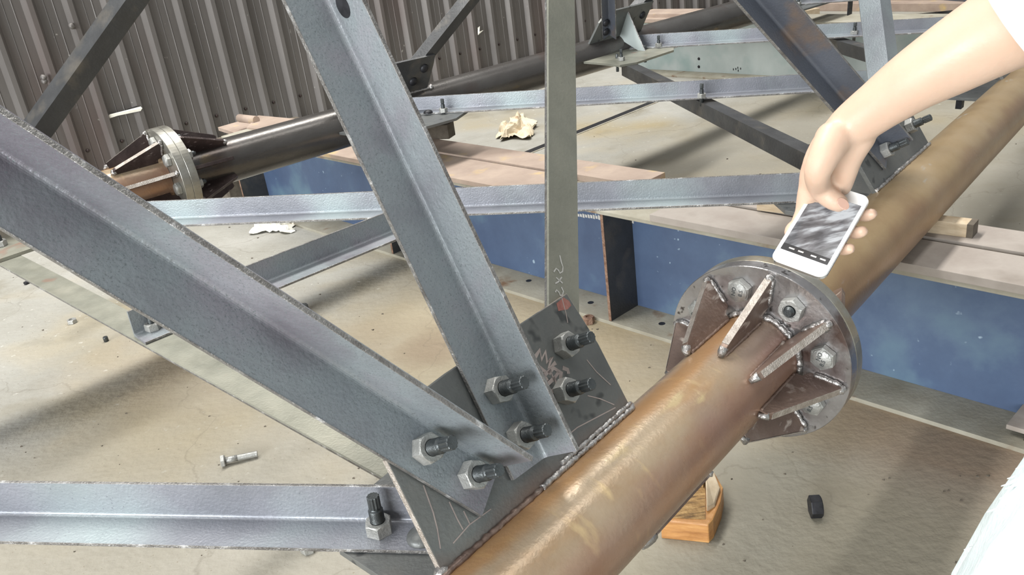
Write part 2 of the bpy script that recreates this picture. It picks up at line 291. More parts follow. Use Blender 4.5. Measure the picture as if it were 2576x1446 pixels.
def angle(name, P0, P1, e1, e2, a, t, m, parent=None):
    P0, P1, e1, e2 = V(P0), V(P1), V(e1), V(e2); ax = (P1-P0).normalized()
    e1 = (e1-ax*e1.dot(ax)).normalized(); e2 = (e2-ax*e2.dot(ax)-e1*e2.dot(e1)).normalized()
    b = MB(); pr = l_profile(a, t); n = len(pr); K = 9; o = 0
    L = P1-P0; vs = []; 
    for i in range(K+1):
        vs += [P0+L*(i/K)+e1*x+e2*y for x, y in pr]
    fs = [tuple(range(n)), tuple(range(K*n, K*n+n))]
    for i in range(K): fs += [(i*n+k, i*n+(k+1) % n, (i+1)*n+(k+1) % n, (i+1)*n+k) for k in range(n)]
    b.add(vs, fs)
    ob = b.build(name, m, parent)
    w = .0004  # thin strips on both leg toes: worn mill edge with edge highlights painted in
    for pts in (((a, t*.3), (a+w, t*.3), (a+w, t), (a-.0005, t+w)), ((t*.3, a), (t*.3, a+w), (t, a+w), (t+w, a-.0005))):
        MB().prism([P0+e1*x+e2*y for x, y in pts], L).build('worn_edge_glint', 'edgeglint', ob)
    return ob
def crumple(name, c, rx, ry, rz, m, rot=0, amp=.35, sub=4, seed=0):
    bm = bmesh.new(); bmesh.ops.create_icosphere(bm, subdivisions=sub, radius=1)
    for v in bm.verts:
        p = v.co.copy(); q = noise.noise(p*1.7+V((seed, 0, 0)))*amp+abs(noise.noise(p*4+V((0, seed, 0))))*amp*.6
        p *= 1+q; p.z = max(p.z, -.25)+.25
        x = p.x*rx; y = p.y*ry
        v.co = V((x*math.cos(rot)-y*math.sin(rot), x*math.sin(rot)+y*math.cos(rot), p.z*rz))
    me = bpy.data.meshes.new(name); bm.to_mesh(me); bm.free(); me.materials.append(M[m])
    o = bpy.data.objects.new(name, me); COL.objects.link(o); o.location = c; return o

# shared bolt meshes (local +Z outwards from the bearing face)
def hexprof(af, h, ch=.002):
    R_ = af/math.sqrt(3); return [(R_*.88, 0), (R_, ch*.6), (R_, h-ch), (R_*.86, h)]
def nut_mesh(af, h, bore):
    b = MB(); b.lathe([(bore, h-.001), (bore+.001, h)]+[(af/2*.93, h), ], 24)
    b.v = []; b.f = []; b.sm = []
    seg = 6; R_ = af/math.sqrt(3)
    ring = []
    def hexring(r, z): return [V((r*math.cos(math.pi/3*k), r*math.sin(math.pi/3*k), z)) for k in range(6)]
    def circ(r, z, n=24): return [V((r*math.cos(2*math.pi*k/n), r*math.sin(2*math.pi*k/n), z)) for k in range(n)]
    vs = hexring(R_*.95, 0)+hexring(R_, .0015)+hexring(R_, h-.002)
    fs = [tuple(range(5, -1, -1))]
    for i in range(2): fs += [(i*6+k, i*6+(k+1) % 6, (i+1)*6+(k+1) % 6, (i+1)*6+k) for k in range(6)]
    o = len(vs); vs += circ(R_*.86, h)
    for k in range(6):      # chamfer hex edge -> circle
        base = o+k*4
        fs.append((12+k, 12+(k+1) % 6, o+(k*4+4) % 24, o+k*4+3, o+k*4+2, o+k*4+1, o+k*4))
    o2 = len(vs); vs += circ(bore, h); fs += [(o+k, o+(k+1) % 24, o2+(k+1) % 24, o2+k) for k in range(24)]
    o3 = len(vs); vs += circ(bore, h-.004); fs += [(o2+k, o2+(k+1) % 24, o3+(k+1) % 24, o3+k) for k in range(24)]
    fs.append(tuple(range(o3, o3+24)))
    b.add(vs, fs); return b.mesh('nut', 'nut')
def bolt_mesh(r, h0, h1, tip, m='thread', grip=.04):
    b = MB(); prof = [(r*.9, -grip)]
    z = h0; prof.append((r*.9, z-.001))
    while z < h1:
        prof += [(r*.9, z), (r, z+.0009), (r*.9, z+.0018)]; z += .0022
    prof += [(r*.84, h1+.002), (r*.62, h1+.004), (r*.62, h1+.006)]
    b.lathe(prof, 20)
    if tip:                                         # splined break-off tip
        n = 24; z0 = h1+.005; z1 = z0+tip
        rr = [(r*(.86 if k % 2 else .76)) for k in range(n)]
        vs = []
        for z, q in ((z0, .9), (z0+.002, 1), (z1-.001, 1), (z1, .9)):
            vs += [V((rr[k]*q*math.cos(2*math.pi*k/n), rr[k]*q*math.sin(2*math.pi*k/n), z)) for k in range(n)]
        fs = [tuple(range(n))[::-1], tuple(range(3*n, 4*n))]
        for i in range(3): fs += [(i*n+k, i*n+(k+1) % n, (i+1)*n+(k+1) % n, (i+1)*n+k) for k in range(n)]
        b.add(vs, fs)
    return b.mesh('bolt', m)
def dome_mesh(r, h, m):
    b = MB(); b.lathe([(r, 0)]+[(r*math.cos(a), h*math.sin(a)+.001) for a in [math.pi/2*k/6 for k in range(6)]]+[(.0001, h+.001)], 20); return b.mesh('bolt_head', m)
NUT = nut_mesh(.034, .020, .0108); NUTS = nut_mesh(.030, .017, .0085)
WASH = MB().lathe([(.0115, 0), (.0185, 0), (.0187, .003), (.0115, .0032)], 28).mesh('washer', 'nut')
BOLT = bolt_mesh(.0105, .020, .038, .020); BOLTS = bolt_mesh(.0082, .015, .03, .018, grip=.03)
BOLTX = bolt_mesh(.0105, .020, .030, 0)
DOME = dome_mesh(.019, .012, 'blackbolt')
def fix_bolt(parent, pos, z, small=False, plain=False, tail=False):
    b = place(BOLTS if small else (BOLTX if plain else BOLT), 'bolt', parent, pos, z, V((random.random(), random.random(), .3)))
    n = place(NUTS if small else NUT, 'nut', None, pos, z, V((random.random()-.5, random.random()-.5, .3)))
    w = None
    for q in (n, w):
        if q: q.parent = b; q.matrix_parent_inverse = Matrix.Identity(4); mw = q.matrix_basis.copy(); q.matrix_basis = b_world(b).inverted() @ mw
    return b
def b_world(b): return b.matrix_basis.copy()
def weld(parent, pts, r, jitter=.35, m='weld', name='weld_bead'):
    pts = [V(p) for p in pts]; out = []; rad = []
    for i in range(len(pts)-1):
        L = (pts[i+1]-pts[i]).length; n = max(2, int(L/(r*1.2)))
        for k in range(n):
            q = pts[i].lerp(pts[i+1], k/n); out.append(q+V([(random.random()-.5)*r*jitter for _ in range(3)])); rad.append(r*(.8+.5*random.random()))
    out.append(pts[-1]); rad.append(r*.7)
    return MB().tube(out, rad, 7).build(name, m, parent)
def blob(parent, p, r, m='weld'):
    bm = bmesh.new(); bmesh.ops.create_icosphere(bm, subdivisions=2, radius=r)
    for v in bm.verts: v.co *= 1+.4*noise.noise(v.co/r*1.3+V(p)*9); 
    me = bpy.data.meshes.new('weld_blob'); bm.to_mesh(me); bm.free(); me.materials.append(M[m])
    for f in me.polygons: f.use_smooth = True
    return place(me, 'weld_blob', parent, p, (0, 0, 1))

# ------------------------------------------------------------------ structure: floor and wall
fl = MB(); fl.prism([(-14, -5, -.1), (14, -5, -.1), (14, 20, -.1), (-14, 20, -.1)], (0, 0, .1))
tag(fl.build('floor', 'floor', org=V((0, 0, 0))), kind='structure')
WA = math.radians(39.3); WD = V((math.cos(WA), math.sin(WA), 0)); WN = V((WD.y, -WD.x, 0)); W0 = V((2.36, 9.555, 0))
wall = bpy.data.objects.new('wall_back', None); COL.objects.link(wall); wall.location = W0; wall.matrix_world = Matrix.Translation(W0); wall['kind'] = 'structure'
PER = .2215; PH = -6.25; HT = 4.6
def wall_prof():
    p = []
    for x, h in ((0, 0), (.024, .040), (.052, .040), (.076, 0), (.118, 0), (.122, .004), (.126, 0), (.168, 0), (.172, .004), (.176, 0)): p.append((x, h))
    return p
wp = wall_prof()
for sidx in range(-4, 17):
    b = MB(); x0 = PH+sidx*4*PER; pts = []
    for r_ in range(4):
        for x, h in wp: pts.append((x0+r_*PER+x, h))
    pts.append((x0+4*PER, 0)); pts.append((x0+4*PER+.02, 0.0012))
    n = len(pts); vs = []; off = .0015*(sidx % 2)
    zs = [.03, .6, 1.2, 2.4, HT]
    for z in zs:
        for x, h in pts:
            wob = .004*noise.noise(V((x*2, z*2, 0)))
            vs.append(W0+WD*x+WN*(h+off+wob)+V((0, 0, z)))
    for z in zs:
        for x, h in pts: vs.append(W0+WD*x+WN*(h+off-.0012)+V((0, 0, z)))
    nz = len(zs); fs = []
    for j in range(nz-1):
        for i in range(n-1):
            a = j*n+i; fs.append((a, a+1, a+n+1, a+n)); c = nz*n+a; fs.append((c+1, c, c+n, c+n+1))
    for i in range(n-1):
        fs.append((i, nz*n+i, nz*n+i+1, i+1)); a = (nz-1)*n+i; fs.append((a, a+1, nz*n+a+1, nz*n+a))
    b.add(vs, fs).build('cladding_sheet', 'wall', wall)
SC = dome_mesh(.011, .010, 'ribdark')
for k in range(-2, 30):
    v = PH+k*PER+.097
    place(SC, 'screw', wall, W0+WD*v+WN*.003+V((0, 0, .217+.006*math.sin(k*7))), WN)
# torn slit and dents in the sheet
def wpx(x, y, off=.0): return onp(x, y, W0+WN*off, WN)
b = MB(); b.prism([wpx(268, 300, .02), wpx(276, 288, .03), wpx(354, 268, .06), wpx(358, 272, .065), wpx(354, 279, .06), wpx(296, 291, .035)], -WN*.004)
tag(b.build('torn_metal_lip', 'tissue', wall), 'bright torn lip of the cladding')
b = MB(); b.prism([wpx(280, 288, .014), wpx(345, 266, .052), wpx(346, 268, .052), wpx(286, 291, .014)], -WN*.003)
b.build('slit', 'blackbolt', wall)
b = MB(); b.prism([wpx(1202, 70, .03), wpx(1207, 66, .03), wpx(1206, 80, .05), wpx(1216, 76, .05), wpx(1203, 88, .05)], -WN*.003)
tag(b.build('torn_metal_lip', 'tissue', wall), 'small white torn flap')
for x, y in ((180, 66), (110, 195), (112, 205)):
    blob(wall, wpx(x, y, .045), .018, 'wall')
base = MB(); base.box(W0+WD*0+V((0, 0, .015))+WN*.02, WD, WN, V((0, 0, 1)), 9, .05, .015)
tag(base.build('baseboard_back', 'darkwood'), kind='structure')
# floor joint
ja, jb = onz(1290, 403), onz(1700, 237); jd = (jb-ja).normalized(); jn = V((jd.y, -jd.x, 0))
b = MB(); b.prism([ja, jb, jb-jn*.055, ja-jn*.055], (0, 0, .0015)); tag(b.build('trim_1', 'blackbolt'), kind='structure')
b = MB(); b.prism([ja+jn*.014, jb+jn*.014, jb, ja], (0, 0, .003)); tag(b.build('trim_2', 'dust'), kind='structure')

# ------------------------------------------------------------------ tubes (tower chords) with flanges
def pipe_obj(parent, p0, ax, s0, s1, m, r=PR, seg=72):
    b = MB(); b.lathe([(r-.008, s0), (r, s0), (r, s0+.001)]+[(r, s0+(s1-s0)*k/12) for k in range(1, 12)]+[(r, s1-.001), (r, s1), (r-.008, s1)], seg)
    me = b.mesh('tube', m); return place(me, 'tube', parent, p0, ax, V((0, 0, 1)))
def rib_geo(b, p0, ax, e, s_face, sgn, L=.155, th=.012):
    q = ax.cross(e).normalized()
    prof = [(s_face+sgn*.018, PR-.004), (s_face+sgn*L, PR-.004), (s_face+sgn*(L+.004), PR+.014), (s_face+sgn*(L-.004), PR+.020), (s_face+sgn*.012, .160), (s_face, .160), (s_face, PR+.022), (s_face+sgn*.018, PR+.014)]
    b.prism([p0+ax*a+e*r-q*th/2 for a, r in prof], q*th)
def flange(parent, p0, ax, up_, s0, s1, m, Rr=.172):
    b = MB(); b.lathe([(PR+.001, s0), (Rr-.001, s0), (Rr, s0+.001), (Rr, s1-.001), (Rr-.001, s1), (PR+.001, s1), (PR+.001, s0)], 96, smooth=True)
    # drop caps, keep ring
    b.f = b.f[:-2] if False else b.f
    me = b.mesh('flange_plate', m); 
    for p in me.polygons: p.use_smooth = False
    return place(me, 'flange_plate', parent, p0, ax, up_)
def radial(nh, deg):
    a = math.radians(deg); return nh*math.cos(a)+V((0, 0, 1))*math.sin(a)

# --- near chord, front piece
near1 = thing('steel_tube_chord', PF+D*.3-V((0, 0, PR)), 'brown steel tube in the right foreground with ribbed bolted flange and bolted gusset plate', 'steel tube', 'tubular tower chords')
pipe_obj(near1, PF, D, -.9, 1.284, 'pipe')
flange(near1, PF, D, V((0, 0, 1)), 1.285, 1.3108, 'ground')
RA = [125, 80, 35, -10, -55, 170, 215, 260]
for a in RA:
    b = MB(); e = radial(NH, a); rib_geo(b, PF, D, e, 1.285, -1); rb = b.build('stiffener_rib', 'rib', near1, bevel=.0012)
    q = D.cross(e)
    for sg in (-1, 1):
        weld(rb, [PF+D*1.26+e*(PR+.002)+q*sg*.006, PF+D*1.13+e*(PR+.002)+q*sg*.006], .0028, m='rib')
        weld(rb, [PF+D*1.281+e*(PR+.03)+q*sg*.007, PF+D*1.281+e*.158+q*sg*.007], .004)
    weld(rb, [PF+D*1.130+e*(PR+.016), PF+D*1.122+e*(PR+.001)], .0065)
    # cut edge strip of the rib
    b2 = MB(); pa = PF+D*(1.285-.151)+e*(PR+.0205); pb_ = PF+D*1.273+e*.1605
    b2.prism([pa-q*.0061, pa+q*.0061, pb_+q*.0061, pb_-q*.0061], e*.0008); b2.build('cut_edge', 'edge', rb)
    blob(rb, PF+D*1.279+e*.160, .0075)
wb = []
for k in range(61):
    a = 360*k/60; wb.append(PF+D*1.280+radial(NH, a)*(PR+.004))
weld(near1, wb, .0055)
HEX = MB().lathe([(.0205, 0), (.0225, .001), (.0225, .013), (.0195, .0155)], 6, smooth=False)
HEX.lathe([(.0186, .0150), (.0180, .0163), (.0001, .0166)], 28)
HEXM = HEX.mesh('bolt', 'nut')
def text_mesh(s, size, depth, m):
    c = bpy.data.curves.new('t', 'FONT'); c.body = s; c.size = size; c.extrude = depth; c.align_x = 'CENTER'; c.align_y = 'CENTER'; c.resolution_u = 2
    o = bpy.data.objects.new('t', c); COL.objects.link(o); bpy.context.view_layer.update()
    me = bpy.data.meshes.new_from_object(o.evaluated_get(bpy.context.evaluated_depsgraph_get())); bpy.data.objects.remove(o); me.materials.clear(); me.materials.append(M[m]); return me
T1 = text_mesh('NO', .011, .0005, 'thread'); T2 = text_mesh('8.S', .011, .0005, 'thread')
for i, a in enumerate([102.5, 57.5, 12.5, -32.5, -77.5, 147.5, 192.5, 237.5]):
    e = radial(NH, a); p = PF+D*1.285+e*.128
    if i == 1:
        fb = place(BOLTX, 'bolt', near1, p+D*.012, -D, V((0, 0, 1))); n = place(NUT, 'nut', None, (0, 0, 0), (0, 0, 1)); n.parent = fb; n.matrix_parent_inverse = Matrix.Identity(4); n.location = (0, 0, .012); n.scale = (1.15, 1.15, .9)
        continue
    hb = place(HEXM, 'bolt', near1, p, -D, radial(NH, 20+a*.6))
    for me, dy in ((T1, .006), (T2, -.007)):
        t = bpy.data.objects.new('stamped_mark', me); COL.objects.link(t); t.parent = hb; t.location = (0, dy, .0166); t.rotation_euler = (0, 0, .4*i)
        lay = t
# inclined gusset G1
gp = [(.508, PR-.012), (.516, .236), (.60, .281), (.655, .284), (.90, .284), (.918, .284), (.928, .192), (.926, PR-.012)]
g1 = MB(); g1.prism([FS(s, t, -.005) for s, t in gp], NF*.010); G1 = g1.build('gusset_plate', 'gusset_near', near1, bevel=.0008)
e1 = MB()
for (a, c) in ((gp[0], gp[1]), (gp[1], gp[2]), (gp[2], gp[5]), (gp[5], gp[6])):
    A_ = FS(*a, -.0045); B_ = FS(*c, -.0045); out = (B_-A_).normalized().cross(NF)*(-1)
    if out.dot(FS(.72, .18)-A_) > 0: out = -out
    e1.prism([A_, B_, B_+NF*.009, A_+NF*.009], out*.0006)
e1.build('cut_edge', 'edge', G1)
weld(near1, [FS(.70, PR+.003, .008), FS(.93, PR+.003, .008)], .0042)
weld(near1, [FS(.75, PR+.010, .0065), FS(.93, PR+.010, .0065)], .0035)
weld(near1, [FS(.505, PR+.002, .007), FS(.70, PR+.002, .007)], .0045, m='rib')
blob(near1, FS(.509, PR+.006, .002), .009); blob(near1, FS(.926, PR+.004, .004), .008)
fin = MB(); fin.prism([FS(.845, -(PR-.01), -.004), FS(1.022, -(PR-.01), -.004), FS(1.020, -(PR+.013), -.004), FS(.848, -(PR+.013), -.004)], NF*.008); fin.build('gusset_fin', 'rib', near1)
weld(near1, [FS(.815, -(PR+.004), 0), FS(.850, -(PR+.012), 0)], .009)
blob(near1, FS(1.022, -(PR+.010), 0), .007)
b = MB(); q = [Fpx(*c, .0055) for c in ((1400, 763), (1418, 748), (1432, 757), (1437, 768), (1428, 778), (1405, 782))]
b.prism([FS(s, t, .0051) for s, t in q], NF*.0003); b.build('red_paint_patch', 'redpaint', G1)
def strokes(parent, name, m, lines, off, wdt, plane):
    for ln in lines:
        b = MB(); P = [plane(x, y, off) for x, y in ln]; lv = []; rv = []
        for i, p in enumerate(P):
            d_ = (P[min(i+1, len(P)-1)]-P[max(i-1, 0)]); s_ = d_.cross(NF).normalized()*wdt/2; lv.append(p-s_); rv.append(p+s_)
        n = len(P); vs = lv+rv+[q+NF*.0003 for q in lv+rv]; fs = []
        for i in range(n-1):
            fs += [(i, i+1, n+i+1, n+i), (2*n+i, 3*n+i, 3*n+i+1, 2*n+i+1), (i, 2*n+i, 2*n+i+1, i+1), (n+i, n+i+1, 3*n+i+1, 3*n+i)]
        fs += [(0, n, 3*n, 2*n), (n-1, 3*n-1, 4*n-1, 2*n-1)]
        b.add(vs, fs).build(name, m, parent)
FP = lambda x, y, o: FS(*Fpx(x, y, o), o)
strokes(G1, 'chalk_scribble', 'pinkchalk', [[(1345, 900), (1358, 880), (1362, 905), (1372, 884), (1376, 912), (1388, 898), (1380, 925), (1398, 912)], [(1352, 920), (1372, 935), (1362, 950), (1385, 930), (1392, 955), (1405, 935), (1410, 950)], [(1358, 935), (1376, 955), (1368, 975), (1395, 950), (1402, 975), (1388, 985)], [(1380, 940), (1392, 925), (1412, 938), (1408, 962)], [(1415, 925), (1428, 930), (1430, 940)]], .0052, .0065, FP)
strokes(G1, 'chalk_line', 'pinkchalk', [[(1476, 905), (1500, 935), (1536, 968)], [(1478, 995), (1510, 1003), (1545, 1018)], [(1412, 745), (1424, 790), (1428, 812)], [(1065, 1220), (1090, 1290), (1100, 1330), (1108, 1380)], [(1130, 1262), (1150, 1305), (1165, 1332)], [(1166, 1285), (1182, 1318)], [(1395, 1122), (1452, 1075), (1548, 1025)], [(1140, 1366), (1180, 1320), (1235, 1280)]], .0052, .0016, FP)
# horizontal gusset at G1
def hplate(parent, pts, m='gusset', f=HS):
    b = MB(); b.prism([f(s, w, -.005) for s, w in pts], MV*.010); return b.build('base_gusset_plate', m, parent, bevel=.0006)
hplate(near1, [(.502, PR-.012), (.508, .25), (.57, .31), (.80, .33), (.915, .25), (.92, PR-.012)])

# --- near chord, rear piece
near2 = thing('steel_tube_chord', PF+D*2-V((0, 0, PR)), 'ochre brown steel tube beyond the big flange, behind the phone', 'steel tube', 'tubular tower chords')
pipe_obj(near2, PF, D, 1.337, 4.6, 'pipe2')
flange(near2, PF, D, V((0, 0, 1)), 1.3115, 1.336, 'flange_far')
for a in RA:
    b = MB(); rib_geo(b, PF, D, radial(NH, a), 1.336, 1); b.build('stiffener_rib', 'rib', near2, bevel=.0012)
for a in [102.5, 57.5, 12.5, -32.5, -77.5, 147.5, 192.5, 237.5]:
    p = PF+D*1.336+radial(NH, a)*.128; fb = place(BOLTX, 'bolt', near2, p, D, V((0, 0, 1))); n = place(NUT, 'nut', None, (0, 0, 0), (0, 0, 1)); n.parent = fb; n.matrix_parent_inverse = Matrix.Identity(4); n.scale = (1.1, 1.1, 1)
def incl_gusset(parent, f, N_, pts, m):
    b = MB(); b.prism([f(s, t, -.005) for s, t in pts], N_*.010); return b.build('gusset_plate', m, parent, bevel=.0008)
g2 = incl_gusset(near2, FS, NF, [(2.0, PR-.012), (1.985, .18), (2.03, .26), (2.36, .26), (2.40, .19), (2.415, PR-.012)], 'gusset')
weld(near2, [FS(2.0, PR+.003, .007), FS(2.415, PR+.003, .007)], .005)
weld(near2, [FS(2.005, PR+.01, .0), FS(1.99, .175, 0)], .004)
hplate(near2, [(1.97, PR-.012), (1.96, .24), (2.03, .31), (2.33, .31), (2.42, .22), (2.43, PR-.012)])
incl_gusset(near2, FS, NF, [(3.22, PR-.012), (3.21, .2), (3.3, .27), (3.56, .27), (3.64, .2), (3.65, PR-.012)], 'gusset')
hplate(near2, [(3.2, PR-.012), (3.19, .24), (3.27, .31), (3.56, .31), (3.66, .22), (3.66, PR-.012)])
for s in (3.32, 3.45): fix_bolt(near2, HS(s, .2, .005), MV, small=True)

# --- far chord
far1 = thing('steel_tube_chord', PB+DB*.6-V((0, 0, PR)), 'short brown tube end with flange at the left, half behind the big left angle', 'steel tube', 'tubular tower chords')
pipe_obj(far1, PB, DB, -.9, .971, 'pipe')
flange(far1, PB, DB, V((0, 0, 1)), .972, .9996, 'flange_far')
RB = [105, 60, 15, -30, -75, 150, 195, 240]
for a in RB:
    b = MB(); e = radial(NHB, a); rib_geo(b, PB, DB, e, .972, -1, L=.165); rb = b.build('stiffener_rib', 'ribdark', far1, bevel=.0012)
    blob(rb, PB+DB*.966+e*.160, .009); weld(rb, [PB+DB*.968+e*(PR+.03)+DB.cross(e)*.007, PB+DB*.968+e*.155+DB.cross(e)*.007], .004)
    blob(rb, PB+DB*.806+e*(PR+.006), .010)
    q = DB.cross(e); pa = PB+DB*.813+e*(PR+.0205); pb_ = PB+DB*.960+e*.1605
    b2 = MB(); b2.prism([pa-q*.0061, pa+q*.0061, pb_+q*.0061, pb_-q*.0061], e*.0008); b2.build('cut_edge', 'edge', rb)
for a in [82.5, 37.5, -7.5, -52.5, 127.5, 172.5]:
    place(HEXM, 'bolt', far1, PB+DB*.972+radial(NHB, a)*.128, -DB)
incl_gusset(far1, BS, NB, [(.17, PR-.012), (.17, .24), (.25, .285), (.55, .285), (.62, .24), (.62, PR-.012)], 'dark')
g0 = hplate(far1, [(.56, PR-.012), (.60, .30), (.68, .36), (.86, .34), (.96, .24), (.98, PR-.012)], 'olive', BH)
fix_bolt(far1, HS(*Hpx(4, 618, .005), .005), MV, small=True)
far2 = thing('steel_tube_chord', PB+DB*2.5-V((0, 0, PR)), 'long dark grey steel tube across the back with three gusset plates', 'steel tube', 'tubular tower chords')
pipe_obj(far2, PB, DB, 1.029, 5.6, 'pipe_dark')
flange(far2, PB, DB, V((0, 0, 1)), 1.0002, 1.028, 'flange_far')
for a in RB:
    b = MB(); rib_geo(b, PB, DB, radial(NHB, a), 1.028, 1, L=.165); b.build('stiffener_rib', 'ribdark', far2, bevel=.0012)
blob(far2, PB+DB*1.197+radial(NHB, 60)*(PR+.008), .010)
for a in [82.5, 37.5, -7.5, -52.5, 127.5]:
    p = PB+DB*1.028+radial(NHB, a)*.128; fb = place(BOLTX, 'bolt', far2, p, DB); n = place(NUT, 'nut', None, (0, 0, 0), (0, 0, 1)); n.parent = fb; n.matrix_parent_inverse = Matrix.Identity(4)
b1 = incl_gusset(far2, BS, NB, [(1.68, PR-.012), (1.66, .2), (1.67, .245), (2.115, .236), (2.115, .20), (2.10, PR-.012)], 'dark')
for k, t in ((2.067, .185), (2.019, .135), (1.80, .16)): place(DOME, 'bolt_head', far2, BS(k, t, .005), NB)
weld(far2, [BS(1.70, PR+.004, .007), BS(2.13, PR+.002, .007)], .005); blob(far2, BS(2.12, PR+.004, .005), .012)
hplate(far2, [(2.02, PR-.012), (2.04, .28), (2.20, .335), (2.35, .345), (2.50, .27), (2.52, PR-.012)], 'gusset', BH)
b2g = incl_gusset(far2, BS, NB, [(3.085, PR-.012), (3.10, .12), (3.116, .185), (3.16, .235), (3.497, .235), (3.485, .16), (3.475, PR-.012)], 'gusset')
place(DOME, 'bolt_head', far2, BS(3.44, .17, .005), NB)
hplate(far2, [(3.375, PR-.012), (3.375, .15), (3.355, .30), (3.43, .335), (3.72, .32), (3.86, .22), (3.86, PR-.012)], 'olive', BH)
kk = 3.315; cc = PB+DB*kk
b = MB(); tp = [onp(x, y, cc, DB) for x, y in ((1577, 23), (1628, 140), (1556, 95))]; b.prism([p-DB*.004 for p in tp], DB*.008)
tag(b.build('stiffener_plate', 'greybeam', far2), 'pale triangular stiffener')
weld(far2, [tp[1], tp[0]], .003)
fix_bolt(far2, HS(*Hpx(1563, 152, .005), .005), MV, small=True)
for x, y in ((1553, 160), (1623, 137)):
    s, w = Hpx(x, y, -.02); place(BOLTS, 'bolt', far2, HS(s, w, -.005), -MV)
incl_gusset(far2, BS, NB, [(4.45, PR-.012), (4.45, .24), (4.85, .24), (4.87, PR-.012)], 'gusset')
hplate(far2, [(4.85, PR-.012), (4.87, .3), (5.2, .3), (5.25, PR-.012)], 'gusset', BH)

# --- apex chord above the view
nA = NF; nB = NB; ad = nA.cross(nB).normalized()
if ad.x < 0: ad = -ad
AM = Matrix((nA, nB, ad)); AP = AM.inverted() @ V((nA.dot(PF), nB.dot(PB), 0))
apex = thing('steel_tube_chord', AP-V((0, 0, PR)), 'upper brown steel tube carried by the inclined angles', 'steel tube', 'tubular tower chords')
me = MB().lathe([(PR, -4), (PR, 5)], 48).mesh('tube', 'pipe'); place(me, 'tube', apex, AP, ad)
def apex_t_front(s): return 2.53-.15*(s-.5)
def apex_t_back(k): return 2.43-.147*(k-.23)

# ------------------------------------------------------------------ angle members
def member_front(name, lo, hi, a, t, side, out, m, label, cat='steel angle', off=.005, group=None, org=None, end=None):
    """lo/hi (s,t) on the free edge of the bolted leg; side=+1: heel lies to +s; out=+1 outstanding leg towards viewer"""
    pass
def fr_member(lo, dirv, a, t, side, front, m, label, bolts, Ltop=None, t_end=None, F=FS, N_=NF, U_=UF, D_=D, apexf=apex_t_front, small=False, name='steel_angle', legout=1, heel_first=False):
    """lo=(s,t) lower end of the free edge; dirv=(ds,dt) unit direction upwards; heel offset a*side perpendicular"""
    l = math.hypot(*dirv); dv = (dirv[0]/l, dirv[1]/l); px = (dv[1]*side, -dv[0]*side)     # perpendicular in plane, side=+1 -> right
    heel = (lo[0]+px[0]*a, lo[1]+px[1]*a)
    if heel_first: heel = lo
    top_t = apexf(heel[0]+dv[0]*2) - .10
    Lm = (top_t-heel[1])/dv[1]
    hi = (heel[0]+dv[0]*Lm, heel[1]+dv[1]*Lm)
    o = .005 if front else -.005; sg = 1 if front else -1
    P0 = F(*heel, o); P1 = F(*hi, o)
    e1 = -(D_*px[0]+U_*px[1]); 
    if heel_first: e1 = -e1
    th = thing(name, P0, label, 'steel angle', 'steel angles of the lattice tower')
    angle('angle_bar', P0, P1, e1, N_*sg*legout, a, t, m, th)
    for (s, tt) in bolts:
        if front: fix_bolt(th, F(s, tt, .005+t), N_, small=small)
        else: fix_bolt(th, F(s, tt, .005), N_, small=small)
    return th, dv, heel
t1, dv1, h1 = fr_member((.591, .109), (-.326, .534), .076, .008, 1, True, 'bluegreen', 'widest blue-grey steel angle sloping from the left edge down to the near gusset', [(.562, .222), (.603, .160)])
# bolt positions refined from the picture
t2, dv2, h2 = fr_member((.6615, .118), (.040, .687), .072, .008, 1, True, 'bluegreen', 'tall grey steel angle left of centre with a bolt hole near its top', [(.703, .229), (.699, .161)])
hole = MB().lathe([(.0105, -.0002), (.0105, .0004)], 24).mesh('bolt_hole', 'blackbolt')
# hole in the standing leg of the second member
def on_leg(x, y, heel, dv):
    px = (dv[1], -dv[0]); nn = (D*px[0]+UF*px[1]).normalized(); p = FS(heel[0], heel[1], .005)-nn*.008
    return onp(x, y, p, nn), -nn
p, nn = on_leg(863, 16, h2, dv2); ho = place(hole, 'bolt_hole', t2, p+nn*.0002, nn); ho.scale = (1.1, 1.6, 1)
th3, dv3, h3 = fr_member((.834, .2225), (.337, .44), .063, .007, 1, False, 'olive', 'upright olive-grey steel angle with chalk marks, bolted behind the near gusset', [(.858, .223), (.816, .169)])
# extend behind the gusset
strokes(th3, 'chalk_mark', 'chalk', [[(1393, 684), (1399, 675), (1405, 680), (1408, 687), (1415, 683), (1416, 672), (1412, 660), (1408, 642)],
                            [(1399, 698), (1407, 705), (1415, 712)], [(1397, 713), (1405, 708), (1413, 697)],
                            [(1397, 735), (1400, 729), (1406, 735), (1409, 743), (1415, 742), (1417, 733), (1412, 722)]], -.0045, .0022, FP)
# diagonal at the second near gusset
lo = Fpx(2088, 278, .005); hi = Fpx(1860, 22, .005); dv = (hi[0]-lo[0], hi[1]-lo[1]); L_ = (lo[1]-.11)/dv[1]; lo = (lo[0]-dv[0]*L_, .11)
t4, dv4, h4 = fr_member(lo, dv, .072, .008, 1, True, 'navy', 'dark navy steel angle with a rusty edge, sloping down behind the wrist', [Fpx(2222, 381, .013)])
lo = Fpx(2237, 180, -.005); hi = Fpx(2214, 0, -.005); dv = (hi[0]-lo[0], hi[1]-lo[1]); L_ = (lo[1]-.13)/dv[1]; lo = (lo[0]-dv[0]*L_, .13)
t5, dv5, h5 = fr_member(lo, dv, .063, .007, 1, False, 'lilac', 'pale grey upright steel angle cut by the top edge, just above the forearm', [Fpx(2283, 320, .005)], heel_first=True)
